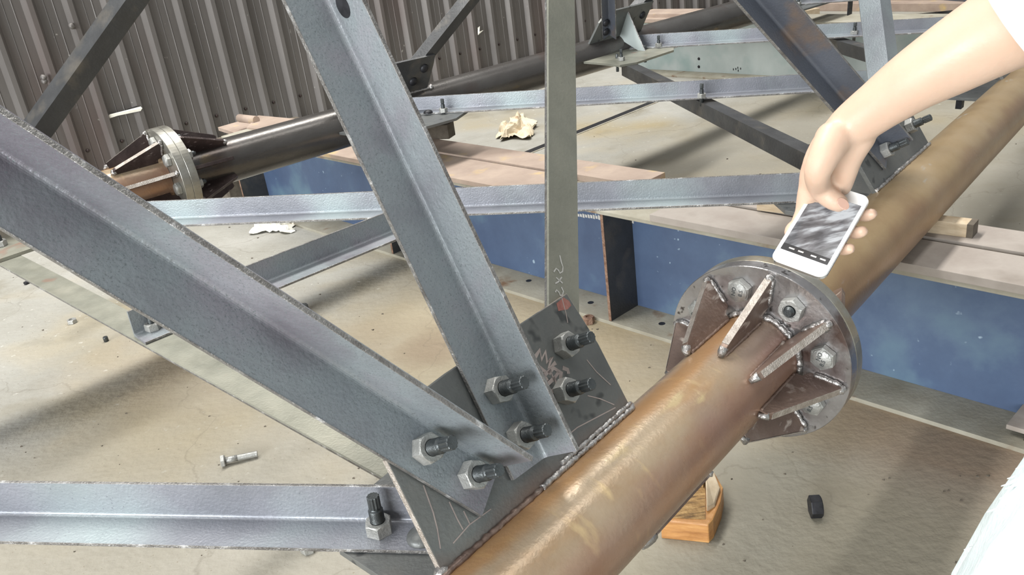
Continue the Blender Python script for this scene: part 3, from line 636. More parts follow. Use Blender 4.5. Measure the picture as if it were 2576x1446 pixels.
# far face members
def bk_member(hx, a, t, m, label, front=False, bolts=(), legout=1, right=True):
    lo = Bpx(*hx[0]); hi = Bpx(*hx[1]); dv = (hi[0]-lo[0], hi[1]-lo[1]); L_ = (lo[1]-.11)/dv[1]; lo = (lo[0]-dv[0]*L_, .11)
    return fr_member(lo, dv, a, t, 1 if right else -1, front, m, label, [], F=BS, N_=NB, U_=UB, D_=DB, apexf=apex_t_back, heel_first=True)
bk_member(((78, 338), (320, 0)), .063, .006, 'dark', 'dark flat-faced steel angle crossing the corrugated wall at upper left')
bk_member(((1077, 135), (1185, 0)), .050, .006, 'dark', 'steel angle with one bright face rising from the middle far gusset')
bk_member(((1617, 12), (1632, -5)), .050, .006, 'dark', 'steel angle stub with bright face rising from the right far gusset')
tt, _, _ = bk_member(((1532, 96), (1529, 0)), .05, .006, 'navy', 'dark blue upright steel angle bolted to the right far gusset', front=True, right=False)
for x, y in ((1524, 57), (1524, 80)): place(DOME, 'bolt_head', tt, BS(*Bpx(x, y, .011), .011), NB)

# horizontal members
def h_member(lo, hi, a, t, m, label, off, heel_side, updown, bolts=(), z_b=None, small=True):
    """lo/hi (s,w) of the free edge; heel at heel_side*a perpendicular; updown +1 leg stands up"""
    dx, dy = hi[0]-lo[0], hi[1]-lo[1]; l = math.hypot(dx, dy); px = (-dy/l*heel_side, dx/l*heel_side)
    A_ = HS(lo[0]+px[0]*a, lo[1]+px[1]*a, off); B_ = HS(hi[0]+px[0]*a, hi[1]+px[1]*a, off)
    th = thing('steel_angle', A_, label, 'steel angle', 'steel angles of the lattice tower')
    angle('angle_bar', A_, B_, -(D*px[0]+WV*px[1]), MV*updown, a, t, m, th)
    for s, w in bolts: fix_bolt(th, HS(s, w, off+t*updown), MV*updown, small=small)
    return th
def ln(p, q, w):       # point on line p-q at w
    k = (w-p[1])/(q[1]-p[1]); return (p[0]+(q[0]-p[0])*k, w)
p, q = (.229, .684), (.566, .144)
a1 = h_member(ln(p, q, 2.15), ln(p, q, .13), .066, .006, 'lilac', 'pale steel angle lying across the lower left corner to the near gusset', .005, 1, 1, [Hpx(955, 1334, .013)], small=False)
place(dome_mesh(.022, .012, 'gusset'), 'bolt_head', a1, HS(*Hpx(1062, 1350, .012), .011), MV)
p, q = Hpx(400, 573, .005), Hpx(2000, 512, .005)
a2 = h_member(ln(p, q, 2.10), ln(p, q, .14), .062, .006, 'lilac', 'long pale steel angle running across the middle from left diagonal to the hand', .005, 1, 1, [(ln(p, q, 2.06)[0]+.03, 2.075)])
p, q = Hpx(1050, 290, .005), Hpx(2090, 232, .005)
a3 = h_member(ln(p, q, 1.99), ln(p, q, .14), .06, .006, 'lilac', 'pale steel angle with two bolts, second from the top of the crosswise ones', .005, 1, 1, [Hpx(1116, 282, .011), Hpx(1765, 246, .011)])
place(DOME, 'bolt_head', a3, HS(*Hpx(1077, 284, .011), .011), MV)
p, q = Hpx(1622, 123, .005), Hpx(2190, 92, .005)
a4 = h_member(ln(p, q, 1.79), ln(p, q, .14), .06, .006, 'lilac', 'grey steel angle with bolts passing behind the navy diagonal near the top', .005, 1, 1, [Hpx(1657, 117, .011), Hpx(2149, 86, .011)])
p, q = Hpx(1999, 14, .005), Hpx(2177, 1, .005)
a5 = h_member(ln(p, q, 1.6), ln(p, q, .14), .06, .006, 'bluegreen', 'topmost crosswise steel angle, partly cut by the upper picture edge', .005, 1, 1, [Hpx(2008, 12, .011)])
s1 = h_member((.722, 2.06), (.652, .14), .063, .006, 'olive', 'flat-lying dull steel angle from the left edge down under the big left diagonal', -.005, 1, -1)
cm = h_member((.690, 1.105), (1.49, 1.02), .062, .006, 'bluegreen', 'dark short steel angle between the two big diagonals, bolted down at its left end', -.005, 1, 1, [Hpx(386, 826, .003)], small=True)
pd = [Hpx(1754, 253, -.005), Hpx(2028, 388, -.005)]
dm = h_member(ln(pd[0], pd[1], 1.68), ln(pd[0], pd[1], .16), .0001, .006, 'dark', 'x', -.005, 1, -1)
for o in list(dm.children_recursive): bpy.data.objects.remove(o)
A_, B_ = HS(*ln(pd[0], pd[1], 1.68), -.005), HS(*ln(pd[0], pd[1], .16), -.005)
def perp_right(A_, B_): return MV.cross((B_-A_).normalized())
dm['label'] = 'dark steel angle sloping down under the two-bolt crosswise angle towards the hand'
pr = perp_right(A_, B_)
if pr.dot(D) < 0: pr = -pr
angle('angle_bar', A_, B_, pr, -MV, .058, .006, 'dark', dm)
off2 = D*1.21+WV*.0
d2 = thing('steel_angle', A_+off2, 'dark steel angle under the grey crosswise angle, beside the pale upright', 'steel angle', 'steel angles of the lattice tower')
angle('angle_bar', A_+off2-WV*.14, B_+off2, pr, -MV, .058, .006, 'dark', d2)

# ------------------------------------------------------------------ blue beam and what lies on it
BD = V((.66, -.7513, 0)).normalized(); BN = V((-BD.y, BD.x, 0));  BN = BN if BN.y > 0 else -BN    # BN points away from camera
Q0 = V((-.04, 2.934, 0))
def Bm(a, e, z=0): return Q0+BD*a+BN*e+V((0, 0, z))
def i_beam(Pf, a0, a1, wdt, hgt, tf, tw, mw, mf, label, stiff=(), name='steel_beam'):
    c = Pf((a0+a1)/2, wdt/2, 0); th = thing(name, c, label, 'steel beam')
    Z = V((0, 0, 1))
    def bx(nm, e0, e1, z0, z1, m, x0=a0, x1=a1, par=th):
        return MB().prism([Pf(x0, e0, z0), Pf(x1, e0, z0), Pf(x1, e1, z0), Pf(x0, e1, z0)], Z*(z1-z0)).build(nm, m, par, bevel=.001)
    bx('bottom_flange', 0, wdt, 0, tf, mf); bx('top_flange', 0, wdt, hgt-tf, hgt, mf); bx('web', wdt/2-tw/2, wdt/2+tw/2, tf, hgt-tf, mw)
    for x in stiff:
        for e0, e1 in ((.004, wdt/2-tw/2), (wdt/2+tw/2, wdt-.004)):
            st = bx('stiffener_plate', e0, e1, tf, hgt-tf, 'dark', x-.005, x+.005)
        bx('cut_edge', .0025, .0045, tf+.001, hgt-tf-.001, 'rustedge', x-.0055, x+.0055, th)
    return th, bx
def pa(x, y, z=0): return (onz(x, y, z)-Q0).dot(BD)
bb, bbx = i_beam(Bm, -2.05, 3.2, .30, .40, .012, .010, 'blue', 'dust', 'blue painted steel I-beam on the floor behind the brown tube', [pa(1530, 812, .01), -.06-.62, -1.98, 2.3])
HB = MB().lathe([(.011, 0), (.011, .0006)], 20).mesh('bolt_hole', 'blackbolt')
for x, y in ((1486, 761), (1962, 886 if False else 880), (1665, 814), (1878-0, 868), (1064, 609), (1330, 706)):
    pz = onz(x, y, .012); place(HB, 'bolt_hole', bb, pz, (0, 0, 1))
strk = MB()
for i in range(22):
    x = 1452+6.5*i; y = 541+.22*(x-1452)*.5; h = 4+7*abs(noise.noise(V((i*.7, 3, 1))))
    web_p = Bm(0, .145, 0)
    P = [onp(xx, yy, web_p-BN*.0005, BN) for xx, yy in ((x, y-h), (x+5, y-h*.6), (x+6, y+h), (x+1, y+h*.7))]
    if x < 1590: strk.prism(P, -BN*.0003)
tag(strk.build('scraped_paint_patch', 'chalk', bb), 'pale scrape high on the web')
def slab(name, a0, a1, e0, e1, z0, z1, m, label, cat, skew=0, f=Bm, group=None):
    b = MB(); b.prism([f(a0, e0, z0), f(a1, e0+skew, z0), f(a1, e1+skew, z0), f(a0, e1, z0)], (0, 0, z1-z0))
    return tag(b.build(name, m, bevel=.0015), label, cat, group)
def eb(x, y, z): 
    q = onz(x, y, z)-Q0; return q.dot(BD), q.dot(BN)
print('beam coords', [tuple(round(v, 3) for v in eb(*k)) for k in ((860, 385, .42), (1125, 444, .42), (1266, 469, .42), (1113, 409, .42), (1370, 454, .42), (1120, 362, .425), (1480, 430, .425), (1630, 455, .425), (2337, 582, .43), (2297, 627, .43), (2576, 680, .43), (2576, 622, .43), (2270, 669, .42), (2576, 731, .42), (1075, 350, .42), (1130, 345, .42), (2440, 595, .43), (2340, 582, .43), (2447, 558, .46), (1990, 565, .4), (1760, 525, .4), (2530, 1075, .03), (2560, 990, .03))])
slab('flat_steel_strip', -1.0, .52, .205, .345, .40, .424, 'plank', 'brown flat strip lying along the back of the blue beam top', 'steel strip')
slab('flat_steel_strip', -1.5, .25, -.004, .198, .40, .418, 'plank', 'broad dusty pink-brown strip on the beam front, left of the upright angle', 'steel strip')
slab('flat_steel_strip', .70, 3.0, .17, .30, .40, .425, 'plank2', 'grey-brown strip at the back of the beam top, right of the tube', 'steel strip')
slab('flat_steel_strip', .72, 3.0, -.004, .155, .40, .422, 'plank2', 'grey-brown strip along the beam front edge, right of the tube', 'steel strip')
slab('flat_steel_strip', .20, .80, .24, .33, .40, .406, 'plank', 'thin brown strip with a dark crack on the beam left of the phone', 'steel strip')
# timber on the strips to the right of the tube
tb = thing('timber_block', Bm(.95, .33, .425), 'pale sawn timber with dark end on the strips right of the tube', 'timber')
ta = onz(2180, 540, .46); te = onz(2440, 595, .425); te2 = onz(2446, 560, .46)
tx = (onz(2440, 560, .46)-onz(2340, 548, .46)).normalized(); ty = V((-tx.y, tx.x, 0)); pc = onz(2430, 598, .425)
b = MB(); b.prism([pc-tx*.55, pc, pc+ty*.045, pc+ty*.045-tx*.55], (0, 0, .035)); b.build('timber', 'timber', tb, bevel=.002)
b = MB(); b.prism([pc+tx*.0, pc+tx*.014, pc+tx*.014+ty*.045, pc+ty*.045], (0, 0, .035)); tag(b.build('end_grain', 'darkwood', tb), 'dark stained end')
# packing timber under the middle far gusset
c = onz(1130, 350, .42); hx = (onz(1130, 350, .42)-onz(1060, 352, .42)).normalized(); hy = V((-hx.y, hx.x, 0))
b = MB(); b.prism([c-hx*.26, c, c+hy*.07, c+hy*.07-hx*.26], (0, 0, .062)); tag(b.build('timber_block', 'darkwood', bevel=.003), 'dark grey packing timber under the middle far gusset plate', 'timber')
# plate end resting on beam foot at right edge
c = onz(2530, 1078, .03); xx = (onz(2576, 1092, .03)-c).normalized(); yy = V((-xx.y, xx.x, 0))
b = MB(); b.prism([c, c+xx*.3, c+xx*.3+yy*.14, c+yy*.14], (0, 0, .012)); tag(b.build('flat_steel_plate', 'plank2', bevel=.001), 'grey ragged-edged plate on the blue beam foot at the right edge', 'steel plate')
b = MB(); b.prism([c+xx*.04, c+xx*.28, c+xx*.28+yy*.1, c+xx*.04+yy*.1], (0, 0, -.018)); tag(b.build('packing_strip', 'blackbolt', bevel=.001), 'dark strip under the ragged plate at the right edge', 'steel strip')

# ------------------------------------------------------------------ far background
GD = V((math.cos(math.radians(-50)), math.sin(math.radians(-50)), 0)); GN = V((-GD.y, GD.x, 0)); G0 = V((1.50, 6.27, 0))
def Gm(a, e, z=0): return G0+GD*a+GN*e+V((0, 0, z))
gb, gbx = i_beam(Gm, -.62, 4.5, .30, .40, .014, .010, 'greybeam', 'dust', 'pale grey steel beam behind the grey crosswise angle', [], )
for x, y in ((1758, 148), (1758, 168)): place(HB, 'bolt_hole', gb, onp(x, y, Gm(0, .144, 0), GN), -GN)
strk = MB()
for x, y in ((1844, 172), (1850, 171), (1856, 175), (1862, 170), (1855, 168)):
    P = [onp(xx, yy, Gm(0, .1435, 0), GN) for xx, yy in ((x, y), (x+2, y), (x+2, y+5), (x, y+5))]; strk.prism(P, -GN*.0003)
strk.build('stencil_mark', 'blackbolt', gb)
slab('flat_steel_strip', -.52, .3, .02, .25, .425, .45, 'plank', 'upper orange-brown strip stacked on the pale grey beam by the wall', 'steel strip', f=Gm)
slab('flat_steel_strip', -.6, .35, -.05, .3, .40, .425, 'plank', 'lower orange-brown strip end by the wall', 'steel strip', f=Gm)
# left brown sheets behind the long dark tube
def zslab(name, pix, z, th, m, label, cat):
    b = MB(); b.prism([onz(x, y, z) for x, y in pix], (0, 0, -th)); return tag(b.build(name, m, bevel=.001), label, cat)
zslab('brown_plate', [(548, 320), (652, 290), (735, 306), (640, 350)], .36, .02, 'plank', 'brown plate jutting out left above the far flange', 'steel plate')
zslab('brown_plate', [(620, 320), (650, 290), (760, 300), (760, 340)], .41, .02, 'plank', 'tilted upper brown plate on the pile behind the far tube', 'steel plate')
b = MB(); b.tube([onz(602, 297, .42), onz(645, 302, .42)], .022, 10); tag(b.build('rusty_rod', 'plank'), 'short rusty rod lying on the brown plates by the wall', 'rod')
b = MB(); cpt = onz(650, 330, .34); b.box(V((cpt.x, cpt.y, .17)), WD, WN, V((0, 0, 1)), .3, .12, .17); tag(b.build('support_trestle', 'darkwood', bevel=.004), 'dark support block beneath the brown plates by the wall', 'support')
# right background
b = MB(); xx = (onz(2072, 57)-onz(1985, 48)).normalized()
c = onz(2062, 57); xx = V((.93, .37, 0)).normalized(); yy = V((-xx.y, xx.x, 0))
b.prism([c-xx*.42, c, c+yy*.13, c+yy*.13-xx*.42], (0, 0, .13)); tag(b.build('timber_block', 'timber', bevel=.004), 'squared pale timber block on the floor at upper right', 'timber')
def bar_px(name, m, pA, pB, zc, r, label, cat, box=None):
    A_, B_ = onz(*pA, zc), onz(*pB, zc); b = MB()
    if box:
        ax = (B_-A_).normalized(); n = ax.cross(V((0, 0, 1))).normalized(); b.prism([A_-n*box[0], B_-n*box[0], B_+n*box[0], A_+n*box[0]], (0, 0, box[1]))
        return tag(b.build(name, m, bevel=.003), label, cat)
    b.tube([A_, B_], r, 24); return tag(b.build(name, m), label, cat)
bar_px('rusty_channel', 'plank', (2038, 24), (2560, 26), 0.0, 0, 'long rust-brown channel on the floor at the top right', 'steel channel', (.09, .07))
bar_px('rusty_channel', 'plank', (2120, 4), (2560, 2), 0.0, 0, 'wide rusty stack beyond the long brown channel, top right', 'steel channel', (.3, .22))
bar_px('purple_brown_tube', 'pipe_dark', (2235, 72), (2700, 28), .10, .09, 'purple-brown tube with yellow end mark behind the forearm', 'steel tube')
bar_px('dark_steel_beam', 'navy', (2215, 112), (2600, 120), 0, 0, 'dark navy beam lying under the purple-brown tube', 'steel beam', (.12, .2))
bar_px('dark_steel_beam', 'navy', (2330, -8), (2620, 12), .3, 0, 'dark navy beam crossing the top right corner', 'steel beam', (.08, .18))
bar_px('blue_strip', 'blue', (2350, 246), (2470, 252), 0, 0, 'thin blue strip on the floor below the forearm', 'steel strip', (.03, .01))
# small hanging clips (dark) on crosswise angles
def clip(x, y, ztop, h, w_, label):
    p = at(x, y, 1); 
for (pxy, lab) in (((2139, 8), 'small dark clip hanging from the topmost crosswise angle'),):
    s, w = Hpx(*pxy, -.02); b = MB(); b.box(HS(s, w, -.04), D, WV, MV, .03, .004, .045); tag(b.build('hanging_clip', 'blackbolt'), lab, 'clip')
s, w = 3.40, .2
b = MB(); b.box(HS(s, w, -.045), D, WV, MV, .018, .01, .04); tag(b.build('hanging_clip', 'blackbolt'), 'dark clip under the plate between forearm and tube', 'clip')

# ------------------------------------------------------------------ loose things on the floor
def loose_nut(px, py, tilt, label, af=.030, h=.016, m='nut', rot=0):
    me = nut_mesh(af, h, af*.3); me.materials[0] = M[m]; p = onz(px, py)
    o = bpy.data.objects.new('loose_nut', me); COL.objects.link(o)
    if tilt: o.location = p+V((0, 0, af/2)); o.rotation_euler = (0, math.pi/2, rot); o.rotation_mode = 'XYZ'
    else: o.location = p; o.rotation_euler = (0, 0, rot)
    return tag(o, label, 'nut')
loose_nut(183, 812, False, 'shiny loose nut lying on the pale floor at the far left', .034, .016)
loose_nut(777, 1385, False, 'loose nut peeking out under the lower left angle', .032, .02, rot=.3)
loose_nut(766, 782, False, 'loose brownish nut on the rust shadow left of centre', .032, .026, 'gusset')
loose_nut(1270, 387, False, 'tiny loose nut in front of the crumpled paper', .032, .02)
loose_nut(1482, 812, False, 'dark loose nut on the floor beside the blue beam foot', .034, .024, 'rustedge')
bn = nut_mesh(.044, .025, .0135); bn.materials[0] = M['blackbolt']; pz = onz(2050, 1306)
o = place(bn, 'loose_nut', None, pz+V((-.006, .016, .0222)), (1, -.12, 0), (.12, 1, 0)); tag(o, 'big black hexagonal nut standing on the floor right of the tube', 'nut')
b = MB(); b.lathe([(.011, 0), (.0112, .002), (.0112, .018), (.009, .02)], 20); o = tag(b.build('steel_slug', 'gusset', org=V((0, 0, 0))), 'round steel slug behind the dark short angle', 'slug'); o.location = onz(770, 694); 
b = MB(); b.lathe([(.009, 0), (.009, .016), (.008, .019)], 12); o = tag(b.build('bolt_stub', 'thread', org=V((0, 0, 0))), 'small snapped bolt tip on the floor at left', 'bolt'); o.location = onz(268, 858)
b = MB(); b.tube([onz(62, 713, .008), onz(80, 704, .008)], .008, 10); tag(b.build('bolt_stub', 'blackbolt'), 'black snapped bolt tip by the flat-lying angle at far left', 'bolt')
# loose hex bolt
lb = thing('loose_hex_bolt', onz(600, 1150), 'loose hex bolt lying alone on the floor above the lower left angle', 'bolt')
pA = onz(556, 1160, .016); pB = onz(648, 1141, .011); ax = (pB-pA).normalized()
hm = MB().lathe([(.0165, 0), (.0175, .001), (.0175, .009), (.0155, .011)], 6, smooth=False).mesh('head', 'nut'); place(hm, 'head', lb, pA, ax, (0, 0, 1))
L_ = (pB-pA).length; pr_ = [(.0088, .009), (.0088, L_*.45)]; z = L_*.45
while z < L_: pr_ += [(.0082, z), (.0092, z+.0012)]; z += .0026
sm = MB().lathe(pr_, 18).mesh('shank', 'nut'); place(sm, 'shank', lb, pA, ax)
# crumpled paper: folded sheet
def paper(name, quad, z0, m, label, seed, hgt=.06, n=26):
    P = [onz(x, y, 0) for x, y in quad]; b = MB(); vs = []
    for j in range(n+1):
        for i in range(n+1):
            u, v = i/n, j/n; p = (P[0]*(1-u)+P[1]*u)*(1-v)+(P[3]*(1-u)+P[2]*u)*v
            k = V((u*3.2, v*3.2, seed)); h = abs(noise.noise(k*1.3))*1.3+abs(noise.noise(k*3))*.5
            edge = min(u, 1-u, v, 1-v)*4
            p = p+V((noise.noise(k*1.1+V((5, 0, 0)))*.06, noise.noise(k*1.1+V((0, 7, 0)))*.06, 0)); p.z = z0+hgt*h*(.35+min(1, edge)*.65)
            vs.append(p)
    top = len(vs); vs += [p-V((0, 0, .001)) for p in vs[:top]]
    fs = []
    for j in range(n):
        for i in range(n):
            a = j*(n+1)+i; fs += [(a, a+1, a+n+2, a+n+1), (top+a+n+1, top+a+n+2, top+a+1, top+a)]
    b.add(vs, fs); return tag(b.build(name, m), label, 'paper')
paper('crumpled_paper', [(1240, 352), (1318, 354), (1366, 318), (1300, 288)], .003, 'paper', 'crumpled torn kraft paper on the floor left of the upright angle', 2.0, .09)
paper('crumpled_tissue', [(638, 585), (735, 590), (745, 565), (650, 560)], .003, 'tissue', 'white tissue scrap on the floor under the long pale angle', 5.0, .05)
# wooden block under the tube
wbk = thing('wood_block', onz(1740, 1340), 'split orange-brown wood block on the floor under the near tube', 'wood block')
M['block'] = mat('orange_split_wood', [(.3, (150, 100, 54)), (.55, (190, 138, 82)), (.8, (222, 182, 120))], 9, rough=.45, bump=.4, bscale=60, stretch=(1, 1, 7))
M['blocktop'] = mat('weathered_end_grain', [(.3, (74, 54, 34)), (.5, (150, 118, 74)), (.8, (196, 164, 112))], 26, rough=.75, bump=.9, bscale=90, stretch=(1, 5, 1))
A_ = onz(1664, 1354); B_ = onz(1788, 1362); C_ = onz(1836, 1262); xx = (B_-A_).normalized(); yy = V((-xx.y, xx.x, 0))
def wl(x, y, z): return A_+xx*x+yy*y+V((0, 0, z))
Lx = (B_-A_).length
b = MB(); h = .047
low = [(0, 0), (Lx*.72, -.004), (Lx*.97, -.006), (Lx*1.06, .012), (Lx*1.20, .075), (Lx*1.24, .125), (Lx*1.02, .19), (0, .19)]
lv = [wl(x, y, 0) for x, y in low]; tv = [wl(x*(.985)+.001, y*1+.004, h*(1 if i < 6 else .9)) for i, (x, y) in enumerate(low)]
n = len(low); b.add(lv+tv, [tuple(range(n))[::-1], tuple(range(n, 2*n))]+[(i, (i+1) % n, n+(i+1) % n, n+i) for i in range(n)])
b.build('block_body', 'block', wbk, bevel=.003)
b = MB(); b.prism([wl(.002, .012, h), wl(Lx*.90, .014, h), wl(Lx*.88, .08, h), wl(Lx*.82, .18, h), wl(.002, .18, h)], (0, 0, .0012)); tag(b.build('weathered_top', 'blocktop', wbk), 'dark striated upper face')
b = MB(); b.prism([wl(Lx*.92, .04, h), wl(Lx*1.08, .06, h-.01), wl(Lx*1.17, .115, h-.006), wl(Lx*1.0, .18, h), wl(Lx*.86, .14, h)], (0, 0, .016)); tag(b.build('splinter', 'timber', wbk, bevel=.003), 'pale split splinter')
b = MB(); b.prism([wl(Lx*.70, .13, h), wl(Lx*.82, .12, h), wl(Lx*.87, .17, h), wl(Lx*.72, .18, h)], (0, 0, .03)); b.build('splinter', 'blocktop', wbk, bevel=.003)
# scattered grit
gm = MB()
for i in range(260):
    x = random.uniform(0, 2576); y = random.uniform(330, 1446)
    p = onz(x, y); 
    if p.y > 7: continue
    q_ = p-Q0
    if -.03 < q_.dot(BN) < .33 or p.y > 5.5: continue
    r_ = random.uniform(.0012, .004)*(1+p.length*.12); a = random.random()*6
    gm.prism([p+V((r_*math.cos(a+k*1.9), r_*math.sin(a+k*1.9)*.6, 0)) for k in range(3)], (0, 0, r_*.7))
tag(gm.build('floor_grit', 'darkwood', org=V((0, 0, 0))), 'scattered rusty grit and flakes on the concrete floor', 'grit', kind='stuff')

# ------------------------------------------------------------------ person
def cap_chain(b, pts, seg=20):
    """tapered round chain with spherical ends; pts=[(V, r[, flat])]"""
    P = [V(p[0]) for p in pts]; r = [p[1] for p in pts]; n = len(P); ring = []; fine = []; fr = []
    for i in range(n-1):
        for k in range(6):
            u = k/6; p0 = P[max(i-1, 0)]; p1 = P[i]; p2 = P[i+1]; p3 = P[min(i+2, n-1)]
            fine.append(.5*((2*p1)+(p2-p0)*u+(2*p0-5*p1+4*p2-p3)*u*u+(3*p1-p0-3*p2+p3)*u*u*u)); fr.append(r[i]*(1-u)+r[i+1]*u)
    fine.append(P[-1]); fr.append(r[-1])
    t0 = (fine[0]-fine[1]).normalized(); t1 = (fine[-1]-fine[-2]).normalized()
    pre = [(fine[0]+t0*fr[0]*math.sin(a), fr[0]*math.cos(a)) for a in (1.45, 1.1, .7, .35)]
    post = [(fine[-1]+t1*fr[-1]*math.sin(a), fr[-1]*math.cos(a)) for a in (.35, .7, 1.1, 1.45)]
    allp = pre+list(zip(fine, fr))+post
    b.tube([p for p, _ in allp], [q for _, q in allp], seg)
def P3(x, y, d): return at(x, y, d)
phone_c = CP+R @ V((.334, .063, -.928))
pr1 = (R @ V((.805, -.365, .468))).normalized(); pl = R @ V((.562, .723, -.403)); pl = (pl-pr1*pl.dot(pr1)).normalized(); pn = pr1.cross(pl).normalized()
if pn.dot(CP-phone_c) < 0: pn = -pn
def PP(x, y, z): return phone_c+pr1*x+pl*y+pn*z
def PX(x, y, z): return onp(x, y, phone_c+pn*z, pn)
body = MB()
fa = [(2720, -20, .95, .050), (2610, 25, .95, .0445), (2500, 84, .955, .0405), (2390, 148, .96, .0360), (2300, 202, .965, .0312), (2215, 262, .975, .0268), (2140, 318, .985, .0236)]
cap_chain(body, [(P3(x, y, d), r) for x, y, d, r in fa], 28)
SH = V((.74, .60, 1.38))
cap_chain(body, [(P3(2610, 25, .95), .0445), (P3(2610, 25, .95).lerp(SH, .5), .047), (SH, .055)], 24)
# palm as overlapping metacarpal chains
K1, K2, K3, K4 = PP(-.031, .056, -.0165), PP(-.0295, .040, -.0175), PP(-.0285, .024, -.0175), PP(-.027, .010, -.0165)
cap_chain(body, [(P3(2140, 318, .985), .0235), (P3(2085, 375, .99), .0205), (P3(2052, 425, 1.0), .0150), (K1, .0110)], 18)
cap_chain(body, [(P3(2140, 322, .99), .0225), (P3(2080, 385, 1.0), .0185), (P3(2044, 440, 1.005), .0140), (K2, .0105)], 18)
cap_chain(body, [(P3(2145, 330, .99), .0210), (P3(2082, 400, 1.01), .0165), (P3(2040, 460, 1.01), .0120), (K3, .0100)], 18)
cap_chain(body, [(P3(2150, 330, .995), .0210), (P3(2118, 385, 1.0), .0185), (P3(2098, 435, 1.01), .0150), (P3(2085, 475, 1.025), .0120), (K4, .0085)], 18)
cap_chain(body, [(P3(2163, 345, .99), .0165), (P3(2137, 390, .995), .0155), (P3(2126, 432, 1.0), .0130), (P3(2118, 470, 1.02), .0105)], 18)
# fingers wrap behind the phone and end on its right edge
fing = [[(K1, .0105), (PP(-.022, .054, -.016), .0096), (PP(.012, .050, -.016), .0086), (PP(.030, .047, -.0115), .0076), (PP(.0375, .0465, -.005), .0066)],
        [(K2, .0105), (PP(-.024, .034, -.016), .0097), (PP(.010, .025, -.016), .0087), (PP(.030, .020, -.0115), .0076), (PP(.0378, .0195, -.005), .0067)],
        [(K3, .0100), (PP(-.026, .012, -.016), .0093), (PP(.006, -.002, -.016), .0084), (PP(.027, -.007, -.0115), .0073), (PP(.0355, -.0080, -.005), .0064)],
        [(K4, .0088), (PP(-.030, -.006, -.0145), .0080), (PP(-.008, -.018, -.0145), .0070), (PP(.010, -.024, -.0125), .0062)]]
for f in fing: cap_chain(body, f, 14)
# thumb in front of the screen
cap_chain(body, [(P3(2096, 350, .972), .0195), (P3(2074, 392, .962), .0165), (P3(2056, 436, .964), .0138), (PX(2064, 474, .0215), .0124), (PX(2092, 500, .0170), .0118), (PX(2110, 510, .0150), .0104)], 20)
# rest of the figure (torso, neck, head, other arm, legs)
TC = V((.92, .52, 0))
cap_chain(body, [(TC+V((0, 0, .86)), .145), (TC+V((0, 0, 1.05)), .115), (TC+V((0, 0, 1.25)), .135), (TC+V((0, .0, 1.36)), .10)], 28)
cap_chain(body, [(SH, .052), (TC+V((0, 0, 1.37)), .07), (TC*2-SH+V((0, 0, 2*1.38-0*1.38-.0))*0+V((0, 0, 1.38)), .052)], 20)
SH2 = V((1.10, .44, 1.38))
cap_chain(body, [(TC+V((0, 0, 1.37)), .07), (SH2, .052), (SH2+V((.06, .02, -.28)), .040), (SH2+V((.02, .16, -.48)), .028), (SH2+V((0, .22, -.56)), .024)], 18)
cap_chain(body, [(TC+V((0, 0, 1.38)), .055), (TC+V((-.02, .03, 1.50)), .048)], 18)
cap_chain(body, [(TC+V((-.03, .05, 1.56)), .072), (TC+V((-.035, .05, 1.63)), .082), (TC+V((-.03, .045, 1.67)), .076)], 24)
for sx in (-1, 1):
    hp = TC+V((-.05*sx, .06*sx*-1, .84)); kn = hp+V((0, .03, -.40)); an = hp+V((0, 0, -.77))
    cap_chain(body, [(hp, .078), (kn, .050), (hp+V((0, .0, -.56)), .048), (an, .034), (an+V((-.0, .0, -.03)), .036)], 20)
    cap_chain(body, [(an+V((0, 0, -.03)), .034), (an+V((-.06, .08, -.045)), .028), (an+V((-.10, .14, -.05)), .022)], 14)
person = thing('person', TC, 'person at the right edge in white blue-patterned clothes holding out a phone', 'person')
bo = body.build('body', 'skin', person)
rm = bo.modifiers.new('r', 'REMESH'); rm.mode = 'VOXEL'; rm.voxel_size = .003; rm.use_smooth_shade = True
sm_ = bo.modifiers.new('s', 'SMOOTH'); sm_.iterations = 6; sm_.factor = .5
dg = bpy.context.evaluated_depsgraph_get(); bpy.context.view_layer.update(); dg.update()
me = bpy.data.meshes.new_from_object(bo.evaluated_get(dg)); bo.modifiers.clear(); bo.data = me; me.name = 'body'
for p in me.polygons: p.use_smooth = True
print('BODY verts', len(me.vertices))
# nail of the thumb
nb = MB(); c = PX(2122, 512, .0235)
tdir = (PX(2112, 505, .013)-PX(2092, 492, .0145)).normalized(); vn = (pn*.8+tdir*.4).normalized(); sd = tdir.cross(vn).normalized(); tdir = vn.cross(sd)*-1
pts = [c+tdir*(.0075*math.cos(a))+sd*(.0058*math.sin(a)) for a in [k*math.pi/6 for k in range(12)]]
nb.prism(pts, -vn*.002); nb.build('thumbnail', 'nail', person, bevel=.0005)
# face and hair
hc = TC+V((-.035, .05, 1.62)); fd = V((-.62, .78, -.1)).normalized(); sdv = fd.cross(V((0, 0, 1))).normalized()
hb_ = MB(); hb_.tube([hc+V((0, 0, .09))-fd*.0, hc+V((0, 0, .06))-fd*.012, hc-fd*.025, hc-fd*.035+V((0, 0, -.12)), hc-fd*.05+V((0, 0, -.25))], [.03, .088, .094, .07, .03], 24); hb_.build('hair', 'hair', person)
for sg in (-1, 1):
    blob(person, hc+fd*.078+sdv*.03*sg+V((0, 0, -.005)), .009, 'black')
hb_ = MB(); hb_.tube([hc+fd*.078+V((0, 0, .0)), hc+fd*.098+V((0, 0, -.03)), hc+fd*.08+V((0, 0, -.04))], [.006, .011, .006], 10); hb_.build('nose', 'skin', person)
hb_ = MB(); hb_.tube([hc+fd*.078-sdv*.022+V((0, 0, -.062)), hc+fd*.086+V((0, 0, -.062)), hc+fd*.078+sdv*.022+V((0, 0, -.062))], [.003, .006, .003], 8); hb_.build('mouth', 'nail', person)
